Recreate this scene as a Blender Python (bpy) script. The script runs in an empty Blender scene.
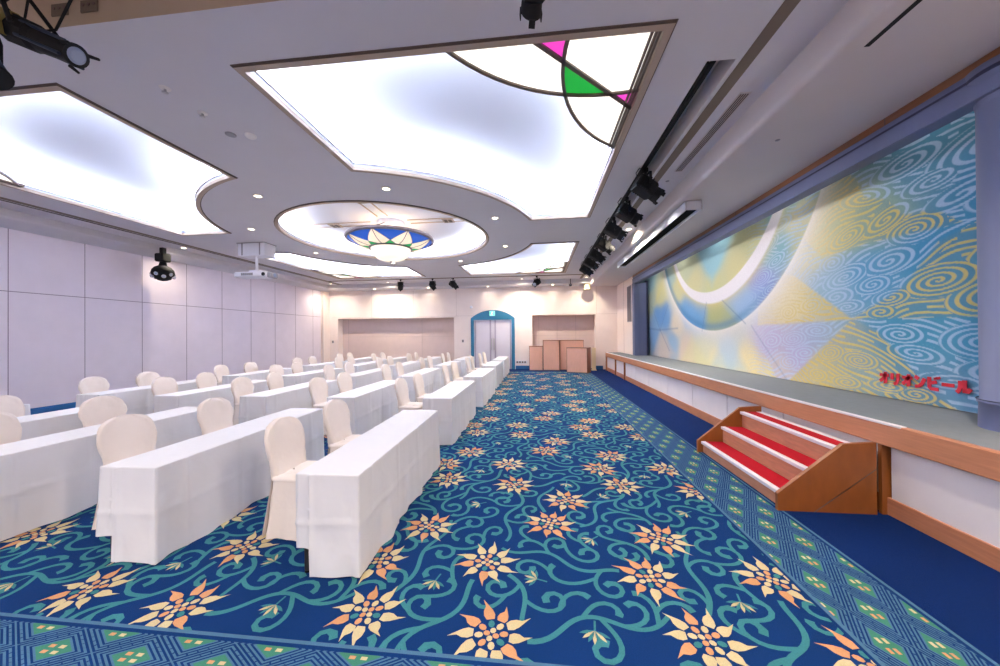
import bpy, math, random
import numpy as np
from mathutils import Vector, Matrix
from mathutils.geometry import tessellate_polygon
from math import sin, cos, pi, sqrt, atan2, radians

S = bpy.context.scene
COL = S.collection
# ---------------------------------------------------------------- camera
cam_d = bpy.data.cameras.new('camera'); cam = bpy.data.objects.new('camera', cam_d); COL.objects.link(cam)
S.camera = cam
cam_d.sensor_fit = 'HORIZONTAL'; cam_d.sensor_width = 36.0
cam_d.lens = 346.0 * 36.0 / 1000.0
cam_d.clip_start = 0.05
YAW, PITCH, ROLL = .1087, .0066, -.0086
_fw = Vector((-sin(YAW) * cos(PITCH), cos(YAW) * cos(PITCH), sin(PITCH)))
_r0 = Vector((cos(YAW), sin(YAW), 0)); _u0 = _r0.cross(_fw)
_r = _r0 * cos(ROLL) + _u0 * sin(ROLL); _u = -_r0 * sin(ROLL) + _u0 * cos(ROLL)
cam.matrix_world = Matrix(((_r.x, _u.x, -_fw.x, 0), (_r.y, _u.y, -_fw.y, 0), (_r.z, _u.z, -_fw.z, 1.65), (0, 0, 0, 1)))

# ---------------------------------------------------------------- world, exposure, light levels
S.view_settings.view_transform = 'Standard'; S.view_settings.look = 'None'
S.view_settings.gamma = 1.0; S.view_settings.use_curve_mapping = False
S.view_settings.exposure = 1.42
S.cycles.use_denoising = True
S.cycles.max_bounces = 10; S.cycles.diffuse_bounces = 6; S.cycles.glossy_bounces = 3
S.cycles.sample_clamp_indirect = 6.0
W = bpy.data.worlds.new('hall_world'); S.world = W; W.use_nodes = True
W.node_tree.nodes['Background'].inputs[0].default_value = (0.75, 0.8, 0.9, 1)
W.node_tree.nodes['Background'].inputs[1].default_value = 0.3
COVE_WATT = 8.8        # per metre of cove strip
DOWN_WATT = 50.0        # each recessed downlight
WALL_WATT = 9.0
RING_WATT = 150.0       # downlights of the outer ring
TRACK_WATT = 20.0      # each added beam at the seven stage spotlights

def srgb(r, g, b):
    f = lambda c: (c / 255 / 12.92) if c / 255 <= .04045 else ((c / 255 + .055) / 1.055) ** 2.4
    return (f(r), f(g), f(b), 1.0)

# ---------------------------------------------------------------- materials
MATS = {}
def mat(name, col, rough=.6, metal=0., noise=0., scale=8., bump=0., bscale=60., bdist=.01, emit=0., spec=None, sheen=0., stretch=None, vcol=None, trans=0.):
    m = bpy.data.materials.new(name); m.use_nodes = True
    nt = m.node_tree; N = nt.nodes; L = nt.links; b = N['Principled BSDF']
    b.inputs['Base Color'].default_value = col; b.inputs['Roughness'].default_value = rough; b.inputs['Metallic'].default_value = metal
    if spec is not None: b.inputs['Specular IOR Level'].default_value = spec
    if sheen: b.inputs['Sheen Weight'].default_value = sheen
    tc = N.new('ShaderNodeTexCoord'); src = tc.outputs['Object']
    if stretch:
        mp = N.new('ShaderNodeMapping'); mp.inputs['Scale'].default_value = stretch; L.new(src, mp.inputs['Vector']); src = mp.outputs[0]
    if noise:
        n = N.new('ShaderNodeTexNoise'); n.inputs['Scale'].default_value = scale; n.inputs['Detail'].default_value = 4
        L.new(src, n.inputs['Vector'])
        mr = N.new('ShaderNodeMapRange'); mr.inputs[1].default_value = .25; mr.inputs[2].default_value = .75
        mr.inputs[3].default_value = 1 - noise; mr.inputs[4].default_value = 1 + noise * .7
        L.new(n.outputs['Fac'], mr.inputs[0])
        mx = N.new('ShaderNodeVectorMath'); mx.operation = 'SCALE'; L.new(mr.outputs[0], mx.inputs['Scale'])
        if vcol:
            a = N.new('ShaderNodeVertexColor'); a.layer_name = vcol; L.new(a.outputs['Color'], mx.inputs[0])
        else: mx.inputs[0].default_value = col[:3]
        L.new(mx.outputs[0], b.inputs['Base Color'])
    elif vcol:
        a = N.new('ShaderNodeVertexColor'); a.layer_name = vcol; L.new(a.outputs['Color'], b.inputs['Base Color'])
    if bump:
        n2 = N.new('ShaderNodeTexNoise'); n2.inputs['Scale'].default_value = bscale; n2.inputs['Detail'].default_value = 3
        L.new(tc.outputs['Object'], n2.inputs['Vector'])
        bp = N.new('ShaderNodeBump'); bp.inputs['Strength'].default_value = bump; bp.inputs['Distance'].default_value = bdist
        L.new(n2.outputs['Fac'], bp.inputs['Height']); L.new(bp.outputs[0], b.inputs['Normal'])
    if emit:
        b.inputs['Emission Color'].default_value = col; b.inputs['Emission Strength'].default_value = emit
    if trans: b.inputs['Transmission Weight'].default_value = trans
    MATS[name] = m
    return m

M = {}
M['navy'] = mat('carpet navy', srgb(14, 50, 104), .95, noise=.22, scale=220, bump=.5, bscale=500, spec=.1)
M['vine'] = mat('carpet teal vine', srgb(58, 122, 128), .95, noise=.2, scale=180, bump=.4, bscale=500, spec=.1)
M['peach'] = mat('carpet peach petal', srgb(192, 140, 100), .95, noise=.15, scale=200, spec=.1)
M['cream'] = mat('carpet cream petal', srgb(192, 176, 136), .95, noise=.15, scale=200, spec=.1)
M['steel'] = mat('carpet steel blue', srgb(70, 106, 134), .95, noise=.15, scale=200, spec=.1)
M['green'] = mat('carpet green', srgb(62, 122, 102), .95, noise=.15, scale=200, spec=.1)
M['plain'] = mat('carpet plain blue', srgb(9, 38, 92), .95, noise=.15, scale=140, bump=.5, bscale=500, spec=.1)
M['wallL'] = mat('lilac wall cloth panel', srgb(230, 219, 228), .85, noise=.035, scale=3, bump=.08, bscale=300)
M['wallB'] = mat('warm cream wall cloth', srgb(246, 231, 224), .85, noise=.03, scale=3, bump=.08, bscale=300)
M['recess'] = mat('beige partition panel', srgb(214, 192, 184), .85, noise=.04, scale=4)
M['seam'] = mat('dark panel seam', srgb(150, 134, 144), .8)
M['panelseam'] = mat('pale panel seam', srgb(190, 170, 164), .8)
M['trough'] = mat('brown trough paint', srgb(196, 178, 156), .7)
M['ceil'] = mat('ceiling paper', srgb(212, 209, 214), .9, noise=.02, scale=2, bump=.1, bscale=220)
M['ceilR'] = mat('soffit paint', srgb(208, 200, 200), .9, noise=.02, scale=2, bump=.1, bscale=220)
M['cove'] = mat('cove white paint', srgb(226, 228, 238), .9)
M['trim'] = mat('bronze beige cove trim', srgb(176, 156, 138), .5)
M['brownstrip'] = mat('brown ceiling strip', srgb(120, 106, 92), .7)
M['darktrim'] = mat('dark bronze line', srgb(92, 78, 70), .6)
M['base'] = mat('teal blue baseboard', srgb(26, 92, 146), .6)
M['teal'] = mat('teal door frame', srgb(32, 110, 146), .5)
M['door'] = mat('pale lilac door', srgb(222, 216, 226), .5, noise=.02, scale=3)
M['doorgroove'] = mat('door groove grey', srgb(176, 166, 184), .5)  # grey vertical strips on the door leaves
M['chrome'] = mat('brushed metal', srgb(190, 188, 190), .35, metal=.9)
M['woodband'] = mat('reddish stage wood', srgb(184, 122, 88), .45, noise=.16, scale=6, stretch=(8, .6, 8))
M['woodstair'] = mat('orange brown varnished wood', srgb(138, 78, 32), .4, noise=.2, scale=5, stretch=(2, 6, .8))
M['woodriser'] = mat('pinkish worn wood', srgb(196, 134, 102), .5, noise=.18, scale=7, stretch=(6, .8, 6))
M['podium'] = mat('pink beige wood veneer', srgb(242, 184, 156), .5, noise=.07, scale=7, stretch=(6, 6, .5))
M['podside'] = mat('brown podium side', srgb(150, 92, 64), .5, noise=.1, scale=7, stretch=(6, 6, .5))
M['woodstrip'] = mat('brown wood strip', srgb(134, 90, 60), .5, noise=.15, scale=5, stretch=(6, .6, 6))
M['stagepanel'] = mat('white stage front panel', srgb(230, 224, 226), .7, noise=.04, scale=3)
M['deck'] = mat('grey stage floor', srgb(120, 126, 132), .8, noise=.07, scale=14)
M['nosing'] = mat('white nosing strip', srgb(226, 220, 226), .5)
M['red'] = mat('red step carpet', srgb(172, 16, 34), .9, noise=.1, scale=120, spec=.15)
M['lav'] = mat('lavender painted frame', srgb(100, 107, 140), .5, noise=.02, scale=4)
M['lavdark'] = mat('navy frame line', srgb(38, 42, 74), .5)
M['black'] = mat('black metal', srgb(22, 22, 25), .7, noise=.08, scale=20, spec=.25)
M['blackmatte'] = mat('black interior', srgb(16, 16, 20), .8)
M['bluemetal'] = mat('blue black housing', srgb(34, 46, 66), .6, spec=.3)
M['amber'] = mat('amber lamp housing', srgb(150, 130, 70), .4, noise=.2, scale=14)
M['lens'] = mat('glass lens', srgb(150, 160, 185), .1, spec=.8)
M['white'] = mat('white plastic', srgb(228, 228, 236), .45)
M['greyplastic'] = mat('grey plastic', srgb(150, 150, 156), .5)
M['cloth'] = mat('white table linen', srgb(222, 221, 226), .9, noise=.015, scale=5, bump=.5, bscale=3.2, bdist=.03, sheen=.1)
M['chaircloth'] = mat('white chair cover cotton', srgb(232, 221, 214), .9, noise=.02, scale=6, bump=.4, bscale=8, bdist=.015, sheen=.1)
M['leg'] = mat('dark steel leg', srgb(46, 42, 42), .45)
M['mural'] = mat('painted stage curtain', (1, 1, 1, 1), .85, noise=.07, scale=40, vcol='paint', spec=.15)
M['redtext'] = mat('red curtain lettering', srgb(200, 24, 48), .7)
M['loft'] = mat('dark stage loft', srgb(36, 38, 40), .9)
M['paneW'] = mat('lit white glass', srgb(255, 250, 240), .3, emit=.42)
M['paneP'] = mat('lit pink glass', srgb(240, 70, 190), .3, emit=.34)
M['paneG'] = mat('lit green glass', srgb(30, 170, 60), .3, emit=.30)
M['lead'] = mat('bronze glazing bar', srgb(108, 92, 82), .5)
M['lamp'] = mat('lit downlight', srgb(255, 240, 205), .3, emit=5.0)
M['ring'] = mat('white downlight ring', srgb(232, 226, 222), .5)
M['glassB'] = mat('lit blue glass', srgb(30, 84, 180), .25, emit=.24)
M['glassG'] = mat('lit green lamp glass', srgb(40, 165, 90), .25, emit=.28)
M['glassC'] = mat('lit cream glass', srgb(250, 234, 206), .25, emit=.24)
M['bowl'] = mat('lit white bowl', srgb(255, 246, 226), .25, emit=.26)
M['rimB'] = mat('bronze lamp rim', srgb(120, 112, 120), .4)
M['exit'] = mat('lit green exit sign', srgb(90, 220, 180), .4, emit=.55)
M['exitW'] = mat('lit exit figure', srgb(240, 255, 246), .4, emit=.7)
M['dark'] = mat('dark wall socket', srgb(110, 90, 84), .5)
M['creamcyl'] = mat('cream lamp can', srgb(236, 218, 180), .5)
M['grille'] = mat('grey speaker grille', srgb(120, 112, 118), .7, noise=.2, scale=200)
M['mirror'] = mat('mirror facet', srgb(196, 196, 206), .15, metal=.9)

# ---------------------------------------------------------------- mesh builder
class MB:
    def __init__(s): s.v = []; s.f = []; s.m = []; s.mats = []; s.sm = []
    def mi(s, m):
        if m not in s.mats: s.mats.append(m)
        return s.mats.index(m)
    def face(s, pts, m, smooth=False):
        i = len(s.v); s.v += [tuple(p) for p in pts]; s.f.append(tuple(range(i, i + len(pts)))); s.m.append(s.mi(m)); s.sm.append(smooth)
    def addmesh(s, vs, fs, m, smooth=False):
        i = len(s.v); s.v += [tuple(p) for p in vs]; k = s.mi(m)
        for f in fs: s.f.append(tuple(a + i for a in f)); s.m.append(k); s.sm.append(smooth)
    def box(s, a, b, m, mx=None, bev=0.):
        x0, y0, z0 = (min(a[i], b[i]) for i in range(3)); x1, y1, z1 = (max(a[i], b[i]) for i in range(3))
        if bev > 0:
            bev = min(bev, (x1 - x0) * .45, (y1 - y0) * .45, (z1 - z0) * .45)
            vs = []; 
            for (X, sx) in ((x0, 1), (x1, -1)):
                for (Y, sy) in ((y0, 1), (y1, -1)):
                    for (Z_, sz) in ((z0, 1), (z1, -1)):
                        vs += [(X + sx * bev, Y + sy * bev, Z_), (X + sx * bev, Y, Z_ + sz * bev), (X, Y + sy * bev, Z_ + sz * bev)]
            idx = lambda i, j, k, t: ((i * 2 + j) * 2 + k) * 3 + t
            fs = []
            for k in (0, 1): fs.append([idx(0, 0, k, 0), idx(1, 0, k, 0), idx(1, 1, k, 0), idx(0, 1, k, 0)])
            for j in (0, 1): fs.append([idx(0, j, 0, 1), idx(1, j, 0, 1), idx(1, j, 1, 1), idx(0, j, 1, 1)])
            for i in (0, 1): fs.append([idx(i, 0, 0, 2), idx(i, 1, 0, 2), idx(i, 1, 1, 2), idx(i, 0, 1, 2)])
            for i in (0, 1):
                for j in (0, 1): fs.append([idx(i, j, 0, 1), idx(i, j, 1, 1), idx(i, j, 1, 2), idx(i, j, 0, 2)])
                for k in (0, 1): fs.append([idx(i, 0, k, 0), idx(i, 1, k, 0), idx(i, 1, k, 2), idx(i, 0, k, 2)])
            for j in (0, 1):
                for k in (0, 1): fs.append([idx(0, j, k, 0), idx(1, j, k, 0), idx(1, j, k, 1), idx(0, j, k, 1)])
            for i in (0, 1):
                for j in (0, 1):
                    for k in (0, 1): fs.append([idx(i, j, k, 0), idx(i, j, k, 1), idx(i, j, k, 2)])
        else:
            vs = [(x0, y0, z0), (x1, y0, z0), (x1, y1, z0), (x0, y1, z0), (x0, y0, z1), (x1, y0, z1), (x1, y1, z1), (x0, y1, z1)]
            fs = [(0, 3, 2, 1), (4, 5, 6, 7), (0, 1, 5, 4), (1, 2, 6, 5), (2, 3, 7, 6), (3, 0, 4, 7)]
        if mx is not None: vs = [tuple(mx @ Vector(v)) for v in vs]
        s.addmesh(vs, fs, m); return s
    def rings(s, rings, m, cap0=True, cap1=True, smooth=True, closed=True):
        n = len(rings[0]); vs = [p for r in rings for p in r]; fs = []
        for i in range(len(rings) - 1):
            for j in range(n if closed else n - 1):
                k = (j + 1) % n
                fs.append((i * n + j, i * n + k, (i + 1) * n + k, (i + 1) * n + j))
        s.addmesh(vs, fs, m, smooth)
        if cap0: s.face(rings[0][::-1], m)
        if cap1: s.face(rings[-1], m)
        return s
    def cyl(s, p, q, r0, r1=None, m=None, n=20, smooth=True, cap=True):
        r1 = r0 if r1 is None else r1
        p, q = Vector(p), Vector(q); d = (q - p).normalized()
        a = d.orthogonal().normalized(); b = d.cross(a)
        R = lambda c, r: [tuple(c + (a * cos(2 * pi * i / n) + b * sin(2 * pi * i / n)) * r) for i in range(n)]
        return s.rings([R(p, r0), R(q, r1)], m, cap, cap, smooth)
    def lathe(s, c, prof, m, n=32, smooth=True, cap0=False, cap1=False, mx=None):
        rs = []
        for r, z in prof:
            ring = [(c[0] + r * cos(2 * pi * i / n), c[1] + r * sin(2 * pi * i / n), c[2] + z) for i in range(n)]
            if mx is not None: ring = [tuple(mx @ Vector(v)) for v in ring]
            rs.append(ring)
        return s.rings(rs, m, cap0, cap1, smooth)
    def tube(s, pts, r, m, n=8):
        pts = [Vector(p) for p in pts]; rs = []
        for i, p in enumerate(pts):
            d = (pts[min(i + 1, len(pts) - 1)] - pts[max(i - 1, 0)]).normalized()
            a = Vector((0, 0, 1)) if abs(d.z) < .9 else Vector((1, 0, 0))
            a = d.cross(a).normalized(); b = d.cross(a)
            rs.append([tuple(p + (a * cos(2 * pi * k / n) + b * sin(2 * pi * k / n)) * r) for k in range(n)])
        return s.rings(rs, m)
    def prism(s, poly, axis, a, b, m, m_side=None):
        """poly: 2D points; axis: which coordinate is extruded from a to b"""
        def P(p, t):
            q = list(p); q.insert(axis, t); return tuple(q)
        s.face([P(p, a) for p in poly], m); s.face([P(p, b) for p in poly][::-1], m)
        n = len(poly)
        for i in range(n):
            j = (i + 1) % n
            s.face([P(poly[i], a), P(poly[j], a), P(poly[j], b), P(poly[i], b)], m_side or m)
        return s
    def build(s, name, parent=None, loc=None):
        me = bpy.data.meshes.new(name); me.from_pydata(s.v, [], s.f)
        for m in s.mats: me.materials.append(m)
        me.polygons.foreach_set('material_index', s.m); me.polygons.foreach_set('use_smooth', s.sm)
        me.update()
        o = bpy.data.objects.new(name, me); COL.objects.link(o)
        if parent is not None: o.parent = parent
        if loc: o.location = loc
        return o

def fixn(o):
    import bmesh
    bm = bmesh.new(); bm.from_mesh(o.data); bmesh.ops.remove_doubles(bm, verts=bm.verts, dist=1e-5)
    bmesh.ops.recalc_face_normals(bm, faces=bm.faces); bm.to_mesh(o.data); bm.free(); return o

def tag(o, label, cat, group=None):
    o['label'] = label; o['category'] = cat
    if group: o['group'] = group
    return o
def struct(o): o['kind'] = 'structure'; return o
def thing(name, label, cat, loc=(0, 0, 0), rot=(0, 0, 0), group=None):
    o = bpy.data.objects.new(name, None); COL.objects.link(o); o.empty_display_size = .1
    o.location = loc; o.rotation_euler = rot
    return tag(o, label, cat, group)
def copy_tree(o, parent=None):
    c = o.copy(); COL.objects.link(c)
    if parent is not None: c.parent = parent
    for ch in list(o.children): copy_tree(ch, c)
    return c

# ---------------------------------------------------------------- room numbers
XL, XR, YB, YN = -10.8, 3.73, 16.8, -3.2      # left wall, right wall, back wall, wall behind the camera
ZC, ZS = 4.23, 3.93                            # ceiling and soffit heights
CX, CY = -3.83, 8.75                           # centre of the ceiling design
XSOF = 2.43

# ================================================================ FLOOR
rng = random.Random(11)
TILE = 1.92
FLOW = [(-.27, 1.90), (-1.03, 1.98), (.74, 2.44), (-.38, 2.50), (-.95, 2.92), (.09, 3.06), (.26, 3.50)]
LEAVES = [(-.02, 2.36), (.42, 2.86), (-.58, 3.36), (-.70, 2.28), (.62, 3.60), (.30, 1.98)]
def wrapd(a, b):
    dx = (a[0] - b[0] + TILE / 2) % TILE - TILE / 2; dy = (a[1] - b[1] + TILE / 2) % TILE - TILE / 2
    return dx, dy
def WID(t): return (.027 + .008 * t) if t < .8 else .0334 + .016 * sin(pi * min(1, (t - .8) / .2) * .75)
def grow_vines():
    paths = []; occ = {}; cs = .08; nc = int(TILE / cs)
    def cell(p): return (int((p[0] % TILE) / cs) % nc, int((p[1] % TILE) / cs) % nc)
    def clear(p, dist, skip):
        ci = cell(p)
        for i in (-1, 0, 1):
            for j in (-1, 0, 1):
                for (q, key, k) in occ.get(((ci[0] + i) % nc, (ci[1] + j) % nc), ()):
                    if skip(key, k): continue
                    d = wrapd(p, q)
                    if d[0] * d[0] + d[1] * d[1] < dist * dist: return False
        for c in FLOW:
            d = wrapd(p, c)
            if d[0] ** 2 + d[1] ** 2 < .18 ** 2: return False
        for c in LEAVES:
            d = wrapd(p, c)
            if d[0] ** 2 + d[1] ** 2 < .075 ** 2: return False
        return True
    def run(p, th, kf, n, key, parent, pk, dist):
        pts = [p]
        for i in range(n):
            k = kf(i * .02)
            th += k * .02; p = (p[0] + cos(th) * .02, p[1] + sin(th) * .02)
            own = i
            def skip(kk, kidx): return (kk == parent and abs(kidx - pk) < 9 and i < 8)
            if not clear(p, dist, skip): break
            if i > 14 and any((p[0] - q[0]) ** 2 + (p[1] - q[1]) ** 2 < .055 ** 2 for q in pts[:max(0, i - 9)]): break
            pts.append(p)
        return pts
    def commit(pts, key):
        for k, q in enumerate(pts): occ.setdefault(cell(q), []).append((q, key, k))
    stems = []
    for c in FLOW:                                     # long meandering stems starting at the flowers
        for t in range(2):
            best = None
            for tr in range(14):
                a = rng.random() * 2 * pi; ph = rng.random() * 6; A = rng.uniform(3.5, 6.5); lam = rng.uniform(.5, .8)
                p = (c[0] + .2 * cos(a), c[1] + .2 * sin(a))
                pts = run(p, a, lambda s: A * cos(2 * pi * s / lam + ph), 46, len(paths), -1, 0, .09)
                if best is None or len(pts) > len(best): best = pts
            if len(best) > 16: commit(best, len(paths)); paths.append((best, 'stem'))
    tries = 0
    while tries < 8000:
        tries += 1
        par = rng.randrange(len(paths)); pp = paths[par][0]
        if len(pp) < 10: continue
        k = rng.randrange(2, len(pp) - 2); sgn = rng.choice((-1, 1))
        th = atan2(pp[k + 1][1] - pp[k][1], pp[k + 1][0] - pp[k][0]) + sgn * rng.uniform(.35, .9)
        k0 = rng.uniform(-2.5, 3.); rate = rng.uniform(24, 52) if tries < 3000 else rng.uniform(40, 90)
        sg2 = sgn if rng.random() < .75 else -sgn
        pts = run((pp[k][0], pp[k][1]), th, lambda s: sg2 * min(19, k0 + rate * s), 46, len(paths), par, k, .054 if tries > 3000 else .074)
        need = 24 if tries < 3000 else 15
        if len(pts) >= need: commit(pts, len(paths)); paths.append((pts, 'curl'))
    return paths
VINES = grow_vines()
def ribbon(mb, pts, wid, z, m, closed=False):
    n = len(pts); L_ = []; R_ = []
    for i in range(n):
        a = pts[max(0, i - 1)]; b = pts[min(n - 1, i + 1)]
        dx, dy = b[0] - a[0], b[1] - a[1]; l = max(1e-9, sqrt(dx * dx + dy * dy)); w = wid(i / (n - 1)) / 2
        L_.append((pts[i][0] - dy / l * w, pts[i][1] + dx / l * w, z)); R_.append((pts[i][0] + dy / l * w, pts[i][1] - dx / l * w, z))
    mb.addmesh(R_ + L_, [(i, i + 1, n + i + 1, n + i) for i in range(n - 1)], m)
def clip(poly, x0, x1, y0, y1):
    for ax, v, sg in ((0, x0, 1), (0, x1, -1), (1, y0, 1), (1, y1, -1)):
        out = []
        for i in range(len(poly)):
            a, b = poly[i], poly[(i + 1) % len(poly)]
            da, db = (a[ax] - v) * sg, (b[ax] - v) * sg
            if da >= 0: out.append(a)
            if (da >= 0) != (db >= 0):
                t = da / (da - db); out.append((a[0] + (b[0] - a[0]) * t, a[1] + (b[1] - a[1]) * t))
        poly = out
        if len(poly) < 3: return None
    return poly
def blob(mb, cx, cy, a, rx, ry, z, m, pts):
    mb.face([(cx + x * rx * cos(a) - y * ry * sin(a), cy + x * rx * sin(a) + y * ry * cos(a), z) for x, y in pts], m)
PET = [(-.5, -.34), (-.28, -.5), (-.02, -.40), (.25, -.16), (.5, .06), (.62, .16), (.22, .12), (.0, .42), (-.24, .5), (-.46, .36)]
DISC = [(cos(i * pi / 4), sin(i * pi / 4)) for i in range(8)]
LEAF = [(-1.5, 0), (-.4, -.5), (.3, -.4), (1, 0), (.3, .4), (-.4, .5)]
def carpet_tile(mb, ox, oy, z):
    for pi_, (pts, kind) in enumerate(VINES):
        zo = z; z = zo + pi_ * 8e-6
        sub = pts[::2] + ([pts[-1]] if len(pts) % 2 == 0 else [])
        q = [(p[0] + ox, p[1] + oy) for p in sub]
        if kind == 'stem': ribbon(mb, q, lambda t: .034 * (1 - .2 * t), z, M['vine'])
        else: ribbon(mb, q, WID, z, M['vine'])
        z = zo
    r2 = random.Random(5)
    for fi, (cx, cy) in enumerate(FLOW):
        cx += ox; cy += oy; a0 = r2.random() * 6; n = 10
        for i in range(n):
            a = a0 + 2 * pi * i / n + r2.uniform(-.08, .08); L_ = .105 + r2.uniform(0, .04)
            blob(mb, cx + cos(a) * (.098 + L_ / 2), cy + sin(a) * (.098 + L_ / 2), a + r2.uniform(-.15, .15), L_, .066, z + .0008, M['peach' if r2.random() < .45 else 'cream'], PET)
        for i in range(8):
            a = a0 + .3 + 2 * pi * i / 8; blob(mb, cx + cos(a) * .07, cy + sin(a) * .07, a, .025, .019, z + .0008, M[('peach', 'cream', 'vine')[i % 3]], DISC)
        for i in range(4):
            a = a0 + .7 + pi / 2 * i; blob(mb, cx + cos(a) * .027, cy + sin(a) * .027, a, .019, .017, z + .0008, M[('cream', 'peach')[i % 2]], DISC)
    for cx, cy in LEAVES:
        cx += ox; cy += oy; a0 = r2.random() * 6
        for i, da in enumerate((-2.4, -1.6, -.8, 0, .8, 1.6, 2.4)):
            a = a0 + da * .5; blob(mb, cx + cos(a) * .055, cy + sin(a) * .055, a, .036, .022, z + .0008, M['cream' if i % 2 else 'vine'], LEAF)
        ribbon(mb, [(cx - cos(a0) * .07, cy - sin(a0) * .07), (cx, cy)], lambda t: .012, z + .00075, M['vine'])

fl = MB()
FX0, FX1, FY0, FY1 = -9.3, 1.65, 1.76, 15.0          # patterned field
BW = .6                                              # border width
fl.face([(XL - .6, YN - .2, 0), (5, YN - .2, 0), (5, YB + .6, 0), (XL - .6, YB + .6, 0)], M['plain'])
fl.face([(FX0, FY0, .0006), (FX1, FY0, .0006), (FX1, FY1, .0006), (FX0, FY1, .0006)], M['navy'])
i0 = -5; 
for i in range(-5, 2):
    for j in range(0, 8):
        ox, oy = i * TILE, j * TILE
        if ox + .9 < FX0 or ox - 1.2 > FX1 or oy + 1.7 > FY1: continue
        carpet_tile(fl, ox, oy, .0012)
def border(x0, x1, y0, y1, along):
    z = .0024
    fl.face([(x0, y0, z), (x1, y0, z), (x1, y1, z), (x0, y1, z)], M['steel'])
    a, b = (.235, .13)
    A = (lambda u, v: (v, u)) if along == 1 else (lambda u, v: (u, v))
    (u0, u1), (v0, v1) = ((y0, y1), (x0, x1)) if along == 1 else ((x0, x1), (y0, y1))
    e = .045
    def put(poly, dz, m):
        q = clip(poly, *((v0 + e, v1 - e, u0, u1) if along == 1 else (u0, u1, v0 + e, v1 - e)))
        if q: fl.face([(p[0], p[1], z + dz) for p in q], m)
    ni = int((u1 - u0) / a) + 3; nj = int((v1 - v0) / b) + 3
    for i in range(-1, ni):
        for j in range(-1, nj):
            if (i + j) % 2: continue
            cu, cv = u0 + .04 + i * a, v0 + .03 + j * b
            R = lambda s0: [A(cu + du * a * s0, cv + dv * b * s0) for du, dv in ((1, 0), (0, 1), (-1, 0), (0, -1))]
            for s1, s2 in ((.97, .885), (.80, .725), (.64, .565)):
                o, n_ = R(s1), R(s2)
                for k in range(4):
                    put([o[k], o[(k + 1) % 4], n_[(k + 1) % 4], n_[k]], .0003, M['navy'])
            put(R(.49), .0003, M['green'])
            for k, (du, dv) in enumerate(((.14, .1), (-.14, .1), (.14, -.1), (-.14, -.1))):
                c = (cu + du * a * .95, cv + dv * b * 1.3)
                put([A(c[0] + x * .017, c[1] + y * .009) for x, y in ((-1, -1), (1, -1), (1, 1), (-1, 1))], .0006, M['peach' if k % 2 else 'cream'])
            for k in range(4):                        # key-fret ticks between the rhombus lines
                o, n_ = R(.885), R(.80)
                for t in (.2, .4, .6, .8):
                    p = [o[k][q] * (1 - t) + o[(k + 1) % 4][q] * t for q in (0, 1)]; p2 = [n_[k][q] * (1 - t) + n_[(k + 1) % 4][q] * t for q in (0, 1)]
                    d = (.005 * (1 if along == 0 else 0), .005 * (1 if along == 1 else 0))
                    put([(p[0] - d[0], p[1] - d[1]), (p[0] + d[0], p[1] + d[1]), (p2[0] + d[0], p2[1] + d[1]), (p2[0] - d[0], p2[1] - d[1])], .0003, M['navy'])
    for v in ((v0, v0 + .02), (v1 - .045, v1 - .022)):
        put_ = [A(u0, v[0]), A(u1, v[0]), A(u1, v[1]), A(u0, v[1])]
        fl.face([(p[0], p[1], z + .0004) for p in put_], M['navy'])
for a_, b_, c_, d_ in ((FX1 + BW, 5, YN, YB + .5), (XL - .5, FX0 - BW, YN, YB + .5), (FX0 - BW, FX1 + BW, YN, FY0 - BW), (FX0 - BW, FX1 + BW, FY1 + BW, YB + .5)):
    fl.face([(a_, c_, .0024), (b_, c_, .0024), (b_, d_, .0024), (a_, d_, .0024)], M['plain'])
border(FX1, FX1 + BW, FY0, FY1, 1)
border(FX0 - BW, FX0, FY0, FY1, 1)
border(FX0 - BW, FX1 + BW, FY0 - BW, FY0, 0)
border(FX0 - BW, FX1 + BW, FY1, FY1 + BW, 0)
struct(fl.build('floor'))

# ================================================================ WALLS
wl = MB()
wl.face([(XL, YN, 0), (XL, YB, 0), (XL, YB, ZS + .3), (XL, YN, ZS + .3)], M['wallL'])
y = 5.96 - 1.21 * 8
while y < YB - .2:                                   # folding-partition panels: raised cloth panels with seams between
    if y > YN:
        wl.box((XL, y - .006, .2), (XL + .004, y + .006, ZS), M['seam'])
    y += 1.21
wl.box((XL, YN, 2.635), (XL + .004, YB, 2.65), M['seam'])
wl.box((XL, YB - .55, 0), (XL + .12, YB, ZS), M['wallB'])
wl.box((XL + .12, YB - .56, .2), (XL + .124, YB - .545, ZS), M['seam'])
struct(wl.build('wall_left'))

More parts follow.
